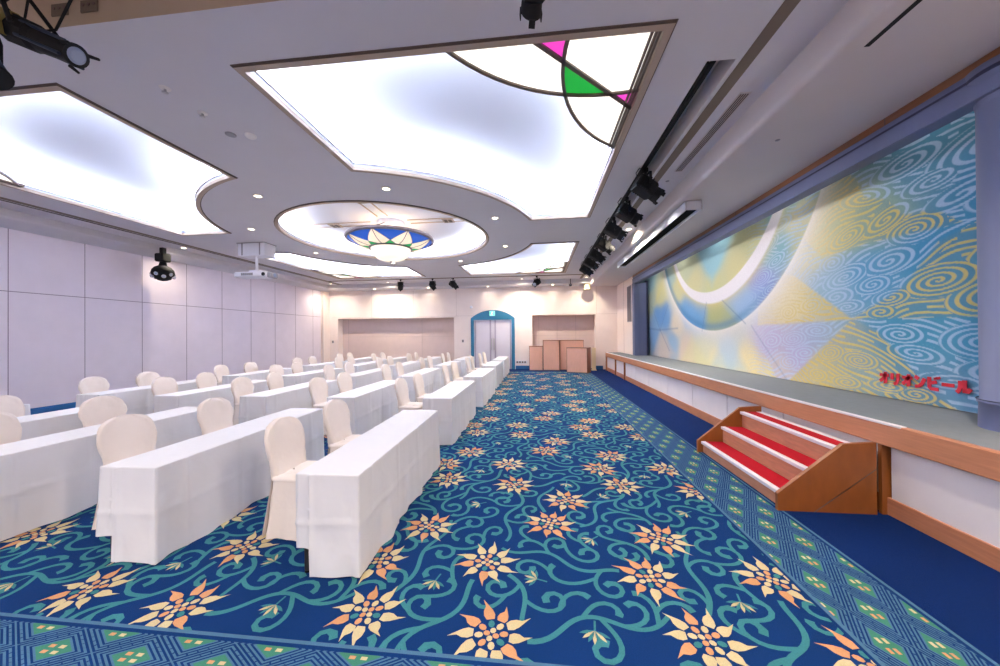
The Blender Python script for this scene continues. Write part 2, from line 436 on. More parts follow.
wb = MB()
RL = (-10.22, -4.12, 2.56); RR = (-.26, 2.72, 2.6); DR = (-3.2, -1.18)       # recesses and doorway in the back wall
def wq(x0, x1, z0, z1, yy=YB, m='wallB'): wb.face([(x0, yy, z0), (x1, yy, z0), (x1, yy, z1), (x0, yy, z1)], M[m])
wq(XL, RL[0], 0, ZC + .3); wq(RL[0], RL[1], RL[2], ZC + .3); wq(RL[1], DR[0], 0, ZC + .3); wq(DR[0], DR[1], 2.4, ZC + .3)
wq(DR[1], RR[0], 0, ZC + .3); wq(RR[0], RR[1], RR[2], ZC + .3); wq(RR[1], XR + .2, 0, ZC + .3)
for (a, b, h), d, seams in ((RL, .45, (-9.9, -5.91)), (RR, .45, (.05, .95, 1.85))):
    wq(a, b, 0, h, YB + d, 'recess')
    for x in (a, b): wb.face([(x, YB, 0), (x, YB + d, 0), (x, YB + d, h), (x, YB, h)], M['wallB'])
    wb.face([(a, YB, h), (b, YB, h), (b, YB + d, h), (a, YB + d, h)], M['wallB'])
    for x in seams: wb.box((x - .008, YB + d - .012, 0), (x + .008, YB + d, h), M['panelseam'])
    wb.box((a, YB + d - .006, 1.62), (b, YB + d, 1.63), M['panelseam'])
wb.box((-10.5, YB - .004, 2.62), (XR, YB, 2.628), M['panelseam'])
for x in (-8.4, -6.2, -4.0, -.8, 2.78): wb.box((x - .004, YB - .004, 2.62), (x + .004, YB, ZS), M['panelseam'])
wb.box((DR[0], YB + .15, 0), (DR[1], YB + .2, 2.4), M['door'])
struct(wb.build('wall_back'))
wr = MB()
wr.face([(XR, 13.9, 0), (XR, YB, 0), (XR, YB, ZC), (XR, 13.9, ZC)], M['wallB'])
wr.face([(XR, YN, 0), (XR, 3.05, 0), (XR, 3.05, ZC), (XR, YN, ZC)], M['wallB'])
wr.box((XR, 3.05, ZS - .3), (XR + .02, 13.9, ZC + .3), M['wallB'])
wr.box((XR - .004, 15.55, .83), (XR, 15.56, ZS), M['seam'])
struct(wr.build('wall_right'))
w4 = MB(); w4.face([(XL, YN, 0), (4, YN, 0), (4, YN, ZC + .3), (XL, YN, ZC + .3)], M['wallB']); struct(w4.build('wall_rear'))
bb = MB(); bb.box((XL, YN, 0), (XL + .03, YB - .55, .17), M['base'], bev=.006); struct(bb.build('baseboard_left'))
bb = MB()
for a, b in ((XL + .12, RL[0]), (RL[1], DR[0] - .1), (DR[1] + .1, RR[0]), (RR[1], 3.05)): bb.box((a, YB - .025, 0), (b, YB, .17), M['base'], bev=.006)
struct(bb.build('baseboard_back'))

# ---------------------------------------------------------------- door
d = struct(bpy.data.objects.new('door_1', None)); COL.objects.link(d); d.location = ((DR[0] + DR[1]) / 2, YB, 0)
hw = (DR[1] - DR[0]) / 2
f = MB()
def arch(n=18):
    pts = []
    R_ = (1.08 ** 2 + .40 ** 2) / (2 * .40); zc_ = 2.89 - R_; a = math.asin(1.08 / R_)
    for i in range(n + 1):
        t = -a + 2 * a * i / n; pts.append((R_ * sin(t), zc_ + R_ * cos(t)))
    return pts
out = arch()
f.prism([(-1.08, 2.41)] + [(p[0], max(p[1], 2.41)) for p in out] + [(1.08, 2.41)], 1, -.05, .0, M['teal'])
for sx in (-1, 1): f.box((sx * 1.08, -.05, 0), (sx * .93, 0, 2.41), M['teal'])
f.build('door_frame', d)
for sx in (-1, 1):
    lf = MB(); lf.box((sx * .93, .03, 0), (sx * .005, .08, 2.41), M['door'])
    lf.box((sx * .89, .025, .0), (sx * .84, .03, 2.36), M['doorgroove']); lf.box((sx * .08, .024, 0), (sx * .16, .03, 2.41), M['doorgroove'])
    lo = lf.build('door_leaf', d)
    hb = MB(); hb.box((sx * .03, -.02, .92), (sx * .10, .0, 1.5), M['chrome'], bev=.008)
    for z in (1.0, 1.42): hb.cyl((sx * .065, 0, z), (sx * .065, .03, z), .012, m=M['chrome'], n=8)
    hb.build('door_handle', lo)
ex = thing('exit_sign', 'small lit green exit sign over the double door', 'exit sign', (-2.2, YB - .06, 2.6))
e_ = MB(); e_.box((-.13, -.03, 0), (.13, .01, .24), M['white'], bev=.006); e_.build('sign_case', ex)
e_ = MB(); e_.box((-.12, -.034, .012), (.12, -.03, .228), M['exit']); p_ = e_.build('sign_face', ex)
e_ = MB()
e_.cyl((.0, -.036, .19), (.0, -.034, .19), .02, m=M['exitW'], n=10)
for a, b in (((0, .165), (-.02, .1)), ((-.02, .1), (.04, .06)), ((.04, .06), (.03, .02)), ((-.02, .1), (-.05, .05)), ((-.05, .05), (-.09, .05)), ((0, .155), (.05, .13)), ((0, .155), (-.05, .12))):
    e_.cyl((a[0], -.036, a[1]), (b[0], -.036, b[1]), .009, m=M['exitW'], n=6)
e_.build('running_figure', p_)

# ================================================================ CEILING
def cove_poly(sx, sy, e=0., narc=20, R=3.8):
    e -= .06
    a, b, X1, Y1, R = .97 - e, .99 - e, 4.99 + e, 5.78 + e, R - e
    p = [(a, Y1), (X1, Y1), (X1, b)]
    t0 = atan2(b, sqrt(R * R - b * b)); t1 = atan2(sqrt(R * R - a * a), a)
    p += [(R * cos(t0 + (t1 - t0) * i / narc), R * sin(t0 + (t1 - t0) * i / narc)) for i in range(narc + 1)]
    p = [(CX + sx * x, CY + sy * y) for x, y in p]
    return p if sx * sy > 0 else p[::-1]
def circ(r, n=64): return [(CX + r * cos(2 * pi * i / n), CY + r * sin(2 * pi * i / n)) for i in range(n)]
QUADS = [(1, -1), (-1, -1), (1, 1), (-1, 1)]
RC = 2.52
TR = (1.62, 1.88, 3.46, 13.4)                        # track slot on the stage side
NT = (XL + .3, 1.5, 1.62, 2.44)                      # trough across the room, near end
ce = MB()
outer = [(XL, YN), (XSOF, YN), (XSOF, YB), (XL, YB)]
holes = [cove_poly(*q) for q in QUADS] + [circ(RC)] + [[(TR[0], TR[2]), (TR[1], TR[2]), (TR[1], TR[3]), (TR[0], TR[3])], [(NT[0], NT[2]), (NT[1], NT[2]), (NT[1], NT[3]), (NT[0], NT[3])]]
loops = [outer] + holes
allp = [p for l in loops for p in l]
tris = tessellate_polygon([[Vector((p[0], p[1], 0)) for p in l] for l in loops])
ce.addmesh([(p[0], p[1], ZC) for p in allp], [tuple(t) for t in tris], M['ceil'])
for l, m, h in ((holes[5], 'ceilR', .22), (holes[6], 'trough', .4)):
    n = len(l)
    for i in range(n):
        a, b = l[i], l[(i + 1) % n]; ce.face([(a[0], a[1], ZC), (b[0], b[1], ZC), (b[0], b[1], ZC + h), (a[0], a[1], ZC + h)], M[m])
    ce.face([(p[0], p[1], ZC + h) for p in l], M[m])
# cornice along the left and back walls
ce.rings([[(XL + .4, YN, ZC), (XL + .4, YB, ZC)], [(XL + .4, YN, ZC - .15), (XL + .4, YB, ZC - .15)], [(XL + .37, YN, ZC - .18), (XL + .37, YB, ZC - .18)], [(XL, YN, ZS), (XL, YB, ZS)]], M['ceil'], False, False, False, closed=False)
ce.rings([[(XL, YB - .58, ZC), (XSOF, YB - .58, ZC)], [(XL, YB - .58, ZC - .18), (XSOF, YB - .58, ZC - .18)], [(XL, YB - .55, ZC - .21), (XSOF, YB - .55, ZC - .21)], [(XL, YB, ZC - .25), (XSOF, YB, ZC - .25)]], M['ceil'], False, False, False, closed=False)
struct(ce.build('ceiling'))
so = MB()                                            # lower soffit in front of the stage, with its rounded edge
prof = [(XSOF, ZC), (XSOF, ZS + .06)] + [(XSOF + .06 - .06 * cos(t * pi / 10), ZS + .06 - .06 * sin(t * pi / 10)) for t in range(1, 6)] + [(XR + .02, ZS)]
so.rings([[(x, YN, z), (x, YB, z)] for x, z in prof], M['ceilR'], False, False, False, closed=False)
so.box((2.61, -1, ZS - .003), (2.65, 3.05, ZS + .02), M['blackmatte'])
struct(so.build('ceiling_soffit'))
# coves: lip, light trough, glowing vault
def loop_wall(mb, l, z0, z1, m):
    n = len(l)
    for i in range(n):
        a, b = l[i], l[(i + 1) % n]; mb.face([(a[0], a[1], z0), (b[0], b[1], z0), (b[0], b[1], z1), (a[0], a[1], z1)], m)
def loop_strip(mb, l0, z0, l1, z1, m):
    n = len(l0)
    for i in range(n):
        j = (i + 1) % n; mb.face([(*l0[i], z0), (*l0[j], z0), (*l1[j], z1), (*l1[i], z1)], m)
ZT = 4.66
def cove(mk, name):
    mb = MB(); l0, l1 = mk(0), mk(.30)
    loop_wall(mb, l0, ZC, ZC + .09, M['cove']); loop_strip(mb, l0, ZC + .09, mk(.02), ZC + .09, M['cove'])
    loop_wall(mb, mk(.02), ZC + .03, ZC + .09, M['cove'])
    loop_strip(mb, mk(.02), ZC + .03, l1, ZC + .03, M['cove']); 
    l2 = mk(.12)
    loop_wall(mb, l1, ZC + .03, ZT - .14, M['cove']); loop_strip(mb, l1, ZT - .14, l2, ZT, M['cove'])
    mb.addmesh([(p[0], p[1], ZT) for p in l2], [tuple(t) for t in tessellate_polygon([[Vector((p[0], p[1], 0)) for p in l2]])], M['cove'])
    struct(mb.build(name))
    t = MB(); l3 = mk(.07); l4 = mk(-.012); l5 = mk(.055)
    loop_strip(t, l4, ZC - .02, l5, ZC - .02, M['trim']); loop_wall(t, l5, ZC - .02, ZC, M['darktrim']); loop_strip(t, l5, ZC - .008, l3, ZC - .008, M['darktrim'])
    loop_wall(t, l3, ZC - .008, ZC, M['darktrim']); loop_wall(t, l4, ZC - .02, ZC + .03, M['trim'])
    l6, l7 = mk(-.004), mk(.0)
    loop_strip(t, mk(-.022), ZC + .085, mk(.02), ZC + .085, M['trim'])
    struct(t.build('trim_' + name.split('_')[-1]))
for i, q in enumerate(QUADS): cove(lambda e, q=q: cove_poly(q[0], q[1], e), 'ceiling_cove_%d' % (i + 1))
cove(lambda e: circ(RC + e), 'ceiling_cove_5')
# ceiling strips (bronze inlay lines running round the design)
t = MB()
t.box((1.93, YN, ZC - .006), (2.05, YB - .6, ZC), M['brownstrip'])
t.box((-9.75, 2.5, ZC - .006), (-9.62, YB - .6, ZC), M['brownstrip']); t.box((-9.83, 2.5, ZC - .012), (-9.80, YB - .6, ZC), M['darktrim'])
t.box((-9.7, 15.02, ZC - .006), (1.93, 15.10, ZC), M['brownstrip']); t.box((-9.7, 15.13, ZC - .012), (1.93, 15.16, ZC), M['darktrim'])
struct(t.build('trim_6'))

# ---------------------------------------------------------------- cove lamps (real strip lights lying in the troughs)
def strip_light(p, q, watt_m, col, wid=.05):
    p, q = Vector(p), Vector(q); l = (q - p).length
    ld = bpy.data.lights.new('cove_strip', 'AREA'); ld.shape = 'RECTANGLE'; ld.size = l; ld.size_y = wid
    ld.energy = watt_m * l; ld.color = col
    o = bpy.data.objects.new('cove_strip', ld); COL.objects.link(o)
    x = (q - p).normalized(); z = Vector((0, 0, -1)); y_ = z.cross(x)
    o.matrix_world = Matrix(((x.x, y_.x, z.x, (p.x + q.x) / 2), (x.y, y_.y, z.y, (p.y + q.y) / 2), (x.z, y_.z, z.z, (p.z + q.z) / 2), (0, 0, 0, 1)))
COOL = (.80, .88, 1.0); WARM = (1.0, .87, .68)
for q in QUADS:
    l = cove_poly(q[0], q[1], .15, narc=5)
    for i in range(len(l)):
        a, b = l[i], l[(i + 1) % len(l)]
        strip_light((*a, ZC + .06), (*b, ZC + .06), COVE_WATT, COOL)
l = circ(RC + .15, 12)
for i in range(12): strip_light((*l[i], ZC + .06), (*l[(i + 1) % 12], ZC + .06), COVE_WATT * .6, (.95, .93, .92))

# ---------------------------------------------------------------- stained glass corners of the coves
def glass_panel(sx, sy, label):
    px, py = CX + sx * 4.925, CY + sy * 5.74
    r = thing('stained_glass_panel', label, 'stained glass', (px, py, ZC + .03), group='stained glass corners of the ceiling coves')
    def T(u, v): return (-sx * u, -sy * v)          # u, v measured inwards from the outer corner, symmetric about the diagonal
    def arc3(a, b, c, n=14):
        ax, ay = a; bx, by = b; cx_, cy_ = c
        D = 2 * (ax * (by - cy_) + bx * (cy_ - ay) + cx_ * (ay - by))
        ux = ((ax * ax + ay * ay) * (by - cy_) + (bx * bx + by * by) * (cy_ - ay) + (cx_ * cx_ + cy_ * cy_) * (ay - by)) / D
        uy = ((ax * ax + ay * ay) * (cx_ - bx) + (bx * bx + by * by) * (ax - cx_) + (cx_ * cx_ + cy_ * cy_) * (bx - ax)) / D
        R_ = sqrt((ax - ux) ** 2 + (ay - uy) ** 2); t0 = atan2(ay - uy, ax - ux); t1 = atan2(cy_ - uy, cx_ - ux); tm = atan2(by - uy, bx - ux)
        while t1 < t0: t1 += 2 * pi
        while tm < t0: tm += 2 * pi
        if tm > t1: t1 -= 2 * pi
        return [(ux + R_ * cos(t0 + (t1 - t0) * i / n), uy + R_ * sin(t0 + (t1 - t0) * i / n)) for i in range(n + 1)]
    A1 = arc3((1.94, 0), (.92, .74), (.0, .80)); A2 = [(v, u) for u, v in A1]
    P1 = (1.16, 0); P2 = (0, 1.10)
    D0, D1 = P1, P2
    def on_diag(u, v): return u / 1.16 + v / 1.10 - 1
    # intersections along the arcs (densify)
    def cut(path, f_):
        for i in range(len(path) - 1):
            a, b = f_(*path[i]), f_(*path[i + 1])
            if (a > 0) != (b > 0):
                t_ = a / (a - b); return i, (path[i][0] + (path[i + 1][0] - path[i][0]) * t_, path[i][1] + (path[i + 1][1] - path[i][1]) * t_)
    i1, c1 = cut(A1, on_diag); i2, c2 = cut(A2, on_diag)
    best = min(((i, j) for i in range(len(A1)) for j in range(len(A2))), key=lambda ij: (A1[ij[0]][0] - A2[ij[1]][0]) ** 2 + (A1[ij[0]][1] - A2[ij[1]][1]) ** 2)
    X = A1[best[0]]
    green = [X] + A1[best[0] + 1:i1 + 1] + [c1, c2] + A2[best[1] + 1:i2 + 1][::-1]
    corner = [(0, 0), A2[-1], c2, c1, A1[-1]]
    pink1 = [P1, c2] + A2[i2 + 1:]; pink2 = [P2, c1] + A1[i1 + 1:]
    fan1 = A1[:best[0] + 1] + A2[best[1] + 1:i2 + 1] + [c2, P1]; fan2 = A2[:best[1] + 1] + A1[best[0] + 1:i1 + 1] + [c1, P2]
    corner = [(0, 0)] + [A1[-1]] + A1[i1 + 1:-1][::-1] + [c1, c2] + A2[i2 + 1:]
    for nm, poly, m in (('white_pane', fan1, 'paneW'), ('white_pane', fan2, 'paneW'), ('white_pane', corner, 'paneW'), ('green_pane', green, 'paneG'), ('pink_pane', pink1, 'paneP'), ('pink_pane', pink2, 'paneP')):
        g = MB(); pts = [T(*p) for p in poly]
        tri = tessellate_polygon([[Vector((p[0], p[1], 0)) for p in pts]]); n = len(pts)
        g.addmesh([(p[0], p[1], 0) for p in pts] + [(p[0], p[1], .012) for p in pts], [tuple(t_) for t_ in tri] + [tuple(a + n for a in t_) for t_ in tri] + [(k, (k + 1) % n, n + (k + 1) % n, n + k) for k in range(n)], M[m])
        o = fixn(g.build(nm, r))
        if m == 'paneP': o['label'] = 'pink glass pane'
        if m == 'paneG': o['label'] = 'green glass pane'
    b = MB()
    def bar(path, w=.036):
        pts = [T(*p) for p in path]; n = len(pts); rs = []
        for i in range(n):
            p, q2 = pts[max(0, i - 1)], pts[min(n - 1, i + 1)]; dx, dy = q2[0] - p[0], q2[1] - p[1]; l_ = sqrt(dx * dx + dy * dy); nx, ny = -dy / l_ * w / 2, dx / l_ * w / 2
            x_, y_ = pts[i]; rs.append([(x_ + nx, y_ + ny, -.02), (x_ - nx, y_ - ny, -.02), (x_ - nx, y_ - ny, .016), (x_ + nx, y_ + ny, .016)])
        b.rings(rs, M['lead'], smooth=False)
    bar(A1); bar(A2); bar([P1, P2], .042)
    bar([(.0, .015), (2.0, .015)], .03)
    for u_ in (.025, .055, .09): bar([(u_, 0), (u_, 1.95)], .022)
    fixn(b.build('glazing_bars', r))
glass_panel(1, -1, 'stained glass corner with green and pink panes in the large cove nearest the stage')
glass_panel(-1, -1, 'stained glass corner at the left edge, cove beside the panelled wall')
glass_panel(1, 1, 'small stained glass corner in the far cove beside the spotlight track')
glass_panel(-1, 1, 'small stained glass corner in the far cove behind the projector')

# ---------------------------------------------------------------- round hanging bowl lamp
ch = thing('pendant_bowl_lamp', 'round bowl ceiling lamp with blue and green glass triangles', 'ceiling lamp', (CX, CY, 3.6))
g = MB(); g.lathe((0, 0, 0), [(.34, 1.06), (.36, 1.0), (.30, .93), (.10, .90)], M['cove'], 32, cap1=True); g.build('canopy', ch)
for i in range(3):
    g = MB(); a = 2 * pi * i / 3 + .4; g.cyl((.25 * cos(a), .25 * sin(a), .98), (1.02 * cos(a), 1.02 * sin(a), .60), .012, m=M['rimB'], n=8)
    g.build('hanging_rod', ch)
g = MB(); g.lathe((0, 0, 0), [(1.06, .56), (1.11, .56), (1.13, .60), (1.11, .64), (1.06, .64), (1.06, .56)], M['rimB'], 64); g.build('rim', ch)
g = MB(); g.lathe((0, 0, 0), [(.50, .34), (.55, .34), (.55, .37), (.50, .38), (.50, .34)], M['rimB'], 48); g.build('lower_ring', ch)
def cone_pt(a, t): r = .53 + (1.07 - .53) * t; z = .365 + (.575 - .365) * t - .05 * sin(pi * t); return (r * cos(a), r * sin(a), z)
NSEG = 8
for i in range(NSEG):
    a0 = 2 * pi * i / NSEG; da = 2 * pi / NSEG
    def patch(fn, m, nm):
        q = MB(); nu, nv = 8, 6; vs = []
        for u in range(nu + 1):
            for v in range(nv + 1): vs.append(fn(u / nu, v / nv))
        q.addmesh(vs, [(u * (nv + 1) + v, (u + 1) * (nv + 1) + v, (u + 1) * (nv + 1) + v + 1, u * (nv + 1) + v + 1) for u in range(nu) for v in range(nv)], M[m], True)
        o = q.build(nm, ch)
        o['label'] = {'glassB': 'blue glass triangle', 'glassG': 'green glass triangle', 'glassC': 'cream glass segment'}[m]
    mid = .38
    # blue triangle: wide at the rim, apex down at t=mid ; green: wide at the lower ring, apex up ; cream kites between
    patch(lambda u, v: cone_pt(a0 + da / 2 + (u - .5) * da * .98 * v, mid + (1 - mid) * v), 'glassB', 'glass_pane')
    patch(lambda u, v: cone_pt(a0 + da / 2 + (u - .5) * da * .62 * (1 - v), mid * v), 'glassG', 'glass_pane')
    for sd in (-1, 1):
        def kite(u, v, sd=sd):
            t = v; half = .5 * da * .98
            inner = (t - mid) / (1 - mid) * half if t > mid else (1 - t / mid) * .31 * da
            x_ = inner + (half - inner) * u
            return cone_pt(a0 + da / 2 + sd * x_, t)
        patch(kite, 'glassC', 'glass_pane')
    q = MB(); q.tube([cone_pt(a0, k / 6) for k in range(7)], .009, M['lead'], 6); q.build('leading', ch)
    q = MB()
    for sd in (-1, 1):
        q.tube([cone_pt(a0 + da / 2 + sd * .31 * da * (1 - k / 4), mid * k / 4) for k in range(5)] + [cone_pt(a0 + da / 2 - sd * da * .49 * k / 4, mid + (1 - mid) * k / 4) for k in range(1, 5)], .007, M['lead'], 6)
    q.build('leading', ch)
g = MB(); g.lathe((0, 0, 0), [(.515, .36), (.50, .28), (.44, .17), (.33, .08), (.18, .03), (.03, .015)], M['bowl'], 40, cap1=True); bo = g.build('diffuser_bowl', ch)
g = MB(); g.lathe((0, 0, 0), [(.035, .02), (.03, -.0), (.012, -.012)], M['rimB'], 12, cap1=True); g.build('finial', ch)
ld = bpy.data.lights.new('bowl_lamp', 'POINT'); ld.energy = 8; ld.color = (1, .74, .46); ld.shadow_soft_size = .2
o = bpy.data.objects.new('bowl_lamp', ld); COL.objects.link(o); o.location = (CX, CY, 4.22)
# cross pairs of bars on the vault of the round cove
t = MB()
for k in range(4):
    a = k * pi / 2
    for off in (-.11, .11):
        d0 = Vector((cos(a), sin(a), 0)); n0 = Vector((-sin(a), cos(a), 0))
        p = Vector((CX, CY, ZT - .012)) + d0 * .5 + n0 * off * 1.2; q_ = Vector((CX, CY, ZT - .012)) + d0 * 2.5 + n0 * off * 1.2
        mx = Matrix(((d0.x, n0.x, 0, 0), (d0.y, n0.y, 0, 0), (0, 0, 1, 0), (0, 0, 0, 1))); c_ = (p + q_) / 2; mx.translation = c_
        t.box((-1.0, -.014, -.008), (1.0, .014, .008), M['trim'], mx)
    c_ = Vector((CX, CY, ZT - .02)) + Vector((cos(a), sin(a), 0)) * 1.55
    mx = Matrix(((cos(a), -sin(a), 0, 0), (sin(a), cos(a), 0, 0), (0, 0, 1, 0), (0, 0, 0, 1))); mx.translation = c_
    t.box((-.14, -.14, -.02), (.14, .14, .012), M['trim'], mx); t.box((-.1, -.1, -.026), (-.02, .1, -.02), M['darktrim'], mx); t.box((.02, -.1, -.026), (.1, .1, -.02), M['darktrim'], mx)
struct(t.build('trim_7'))

# ---------------------------------------------------------------- recessed downlights
def make_downlight():
    r = thing('ceiling_downlight', 'x', 'ceiling light')
    g = MB(); g.lathe((0, 0, 0), [(.085, 0), (.085, -.008), (.062, -.012), (.058, -.002)], M['ring'], 20); g.build('trim_ring', r)
    g = MB(); g.lathe((0, 0, 0), [(.058, -.004), (.03, -.009), (.004, -.010)], M['lamp'], 16, cap1=True); g.build('lamp', r)
    return r
def spot(x, y, z, watt, ang=95, blend=.7, col=WARM):
    ld = bpy.data.lights.new('downlight_or_fill_beam', 'SPOT'); ld.energy = watt; ld.spot_size = radians(ang); ld.spot_blend = blend; ld.color = col; ld.shadow_soft_size = .05
    o = bpy.data.objects.new('downlight_or_fill_beam', ld); COL.objects.link(o); o.location = (x, y, z - .03)
DL = []
for k, (dx, dy, nm) in enumerate([(-1.22, -2.97, 'near'), (1.22, -2.97, 'near'), (2.92, -1.22, 'stage side'), (2.92, 1.2, 'stage side'), (1.2, 2.97, 'far'), (-1.22, 2.97, 'far'), (-2.93, 1.2, 'wall side'), (-2.93, -1.22, 'wall side')]):
    half = {0: 'left one', 1: 'right one', 2: 'nearer one', 3: 'farther one', 4: 'right one', 5: 'left one', 6: 'farther one', 7: 'nearer one'}[k]
    DL.append((CX + dx, CY + dy, ZC, f'recessed downlight at the {nm} of the round cove, {half} of the pair', DOWN_WATT, 100))
for x, y, z, lab, w in [(-10.05, 8.85, ZC, 'recessed downlight above the black moving light by the left wall', RING_WATT * .3), (-10.0, 15.85, ZC, 'recessed downlight in the far left ceiling corner', RING_WATT * .5),
                     (-7.1, 15.85, ZC, 'recessed downlight behind the leftmost spotlight of the far row', RING_WATT * 1.3), (-.7, 15.85, ZC, 'recessed downlight between the double door and the lone far spotlight', RING_WATT * 1.3),
                     (2.2, 15.85, ZC, 'recessed downlight in the far right corner above the cream can', RING_WATT * .6), (2.24, 8.77, ZC, 'recessed downlight between spotlight track and long linear fitting', RING_WATT * 1.6)]:
    DL.append((x, y, z, lab, w, 110))
for x, lab in [(-8.05, 'left part of the left alcove'), (-5.3, 'right part of the left alcove'), (-2.35, 'double door'), (.72, 'wooden boxes')]:
    DL.append((x, 16.42, ZC - .235, 'small downlight in the far cornice above the ' + lab, WALL_WATT, 110))
d0 = None
for i, (x, y, z, lab, w, ang) in enumerate(DL):
    if d0 is None: o = d0 = make_downlight()
    else: o = copy_tree(d0)
    o.location = (x, y, z); o['label'] = lab; o['group'] = 'recessed ceiling downlights'
    spot(x, y, z, w, min(165, ang + 45), 1.0)
for x in (-10.0, 2.2): spot(x, 1.5, ZC, RING_WATT * (1.4 if x > 0 else .6), 165, 1.0)      # near side of the outer ring, over the photographer
# added fill spots, unseen behind the camera, to brighten the hall
for x in (-8.5, -5.5, -2.5, .5): 
    for y in (-2.6, -.9): spot(x, y, ZC, DOWN_WATT * 2.5, 150, 1.0, (1, .95, .9))

# small ceiling fittings
def disc(name, lab, cat, x, y, z, prof, m, g=None):
    q = MB(); q.lathe((0, 0, 0), prof, M[m], 20, cap1=True); o = q.build(name, None, (x, y, z)); return tag(o, lab, cat, g)
for x, y, lab in ((-3.8, 3.16, 'white sprinkler head in the ceiling strip between the two near coves, nearer one'), (-3.8, 3.56, 'white sprinkler head between the two near coves, farther one')):
    r = thing('sprinkler_head', lab, 'sprinkler', (x, y, ZC), group='ceiling sprinklers')
    q = MB(); q.lathe((0, 0, 0), [(.05, 0), (.045, -.008), (.015, -.012)], M['ring'], 16, cap1=True); q.build('escutcheon', r)
    q = MB(); q.cyl((0, 0, -.01), (0, 0, -.04), .012, .008, M['chrome'], 10); q.lathe((0, 0, 0), [(.004, -.05), (.028, -.048), (.028, -.044)], M['chrome'], 12); q.tube([(-.014, 0, -.02), (-.016, 0, -.046)], .003, M['chrome'], 5); q.tube([(.014, 0, -.02), (.016, 0, -.046)], .003, M['chrome'], 5); q.build('deflector', r)
disc('smoke_detector', 'grey round cover plate beside the white detector on the ceiling', 'detector', -3.85, 3.98, ZC, [(.06, 0), (.06, -.01), (.05, -.014)], 'greyplastic')
disc('smoke_detector', 'white smoke detector between the near coves', 'detector', -3.62, 4.03, ZC, [(.065, 0), (.065, -.018), (.045, -.034), (.02, -.04)], 'ring')
disc('ceiling_sensor', 'tiny round sensor in the soffit above the stage edge', 'sensor', 2.84, 4.41, ZS, [(.025, 0), (.025, -.006), (.01, -.01)], 'greyplastic')
disc('ceiling_sensor', 'tiny round sensor on the ceiling beside the slotted air vent', 'sensor', 2.2, 6.1, ZC, [(.03, 0), (.03, -.006), (.01, -.01)], 'greyplastic')
for q_, lab in ((cove_poly(1, -1)[0], ''),):
    pass
v = thing('air_vent', 'narrow slotted air vent in the ceiling beside the brown strip', 'air vent', (2.24, 4.85, ZC))
q = MB(); q.box((-.06, -.9, -.008), (.06, .9, 0), M['ceilR']); q.build('vent_frame', v)
for k in range(4):
    q = MB(); q.box((-.045 + k * .024, -.88, -.014), (-.036 + k * .024, .88, -.006), M['darktrim']); q.build('slat', v)

# ---------------------------------------------------------------- spotlights
def make_spot(body_m='black'):
    """hangs from z=0 at its clamp, points along +y local (tilted by the body parts' own rotation)"""
    r = thing('spotlight', 'x', 'spotlight')
    q = MB(); q.box((-.03, -.03, -.06), (.03, .03, .0), M['black'], bev=.006); q.cyl((0, 0, -.05), (0, 0, -.1), .012, m=M['black'], n=8); q.build('clamp', r)
    q = MB()
    for sx in (-1, 1): q.box((sx * .125, -.018, -.34), (sx * .133, .018, -.10), M['black'])
    q.box((-.133, -.018, -.108), (.133, .018, -.10), M['black']); q.build('yoke', r)
    mx = Matrix.Translation((0, 0, -.27)) @ Matrix.Rotation(radians(-32), 4, 'X')
    q = MB(); q.box((-.11, -.16, -.1), (.11, .12, .1), M[body_m], mx, bev=.025)
    for k in range(5): q.box((-.112, -.13 + k * .035, -.09), (.112, -.12 + k * .035, .104), M[body_m], mx)
    q.cyl(mx @ Vector((0, .12, 0)), mx @ Vector((0, .21, 0)), .095, .1, M[body_m], 24); hb = q.build('housing', r)
    q = MB(); q.cyl(mx @ Vector((0, .211, 0)), mx @ Vector((0, .222, 0)), .082, .06, M['lens'], 24); q.build('lens', r)
    for a in range(4):
        q = MB(); m2 = mx @ Matrix.Rotation(a * pi / 2, 4, 'Y'); q.box((-.03, .2, .095), (.03, .25, .105), M['black'], m2); q.build('gel_holder', r)
    for sx in (-1, 1):
        q = MB(); q.cyl((sx * .133, 0, -.27), (sx * .16, 0, -.27), .022, m=M['black'], n=10); q.build('knob', r)
    q = MB(); q.tube([(.02, -.12, -.2), (.05, -.16, -.1), (.03, -.1, -.02), (.0, -.03, .0)], .007, M['black'], 6); q.build('cable', r)
    return r
sp0 = make_spot(); first = True
def put_spot(x, y, z, rz, lab, group, sc=1.0):
    global first
    o = sp0 if first else copy_tree(sp0); first = False
    o.location = (x, y, z); o.rotation_euler = (0, 0, rz); o.scale = (sc, sc, sc); o['label'] = lab; o['group'] = group
    return o
ords = ['nearest', 'second nearest', 'third nearest', 'middle', 'third farthest', 'second farthest', 'farthest']
tk = tag(MB().box((1.635, 3.5, ZC + .0), (1.66, 13.3, ZC + .04), M['black']).box((1.68, 3.5, ZC + .02), (1.72, 13.3, ZC + .05), M['black']).box((1.69, 5.4, ZC + .05), (1.71, 5.42, ZC + .22), M['black']).box((1.69, 9.2, ZC + .05), (1.71, 9.22, ZC + .22), M['black']).box((1.69, 12.9, ZC + .05), (1.71, 12.92, ZC + .22), M['black']).build('lighting_track'), 'black lighting track in the ceiling slot, carrying the row of spotlights', 'lighting track')
YS = [5.62, 6.78, 7.9, 9.1, 10.3, 11.4, 12.5]
for k, y in enumerate(YS):
    put_spot(1.70, y, ZC + .02, -radians(78 + 6 * (k % 3)), f'black stage spotlight on the ceiling track, {ords[k]} of the seven' if k not in (0, 6) else f'{ords[k]} black stage spotlight of the seven on the ceiling track', 'spotlights on the stage track', 1.15)
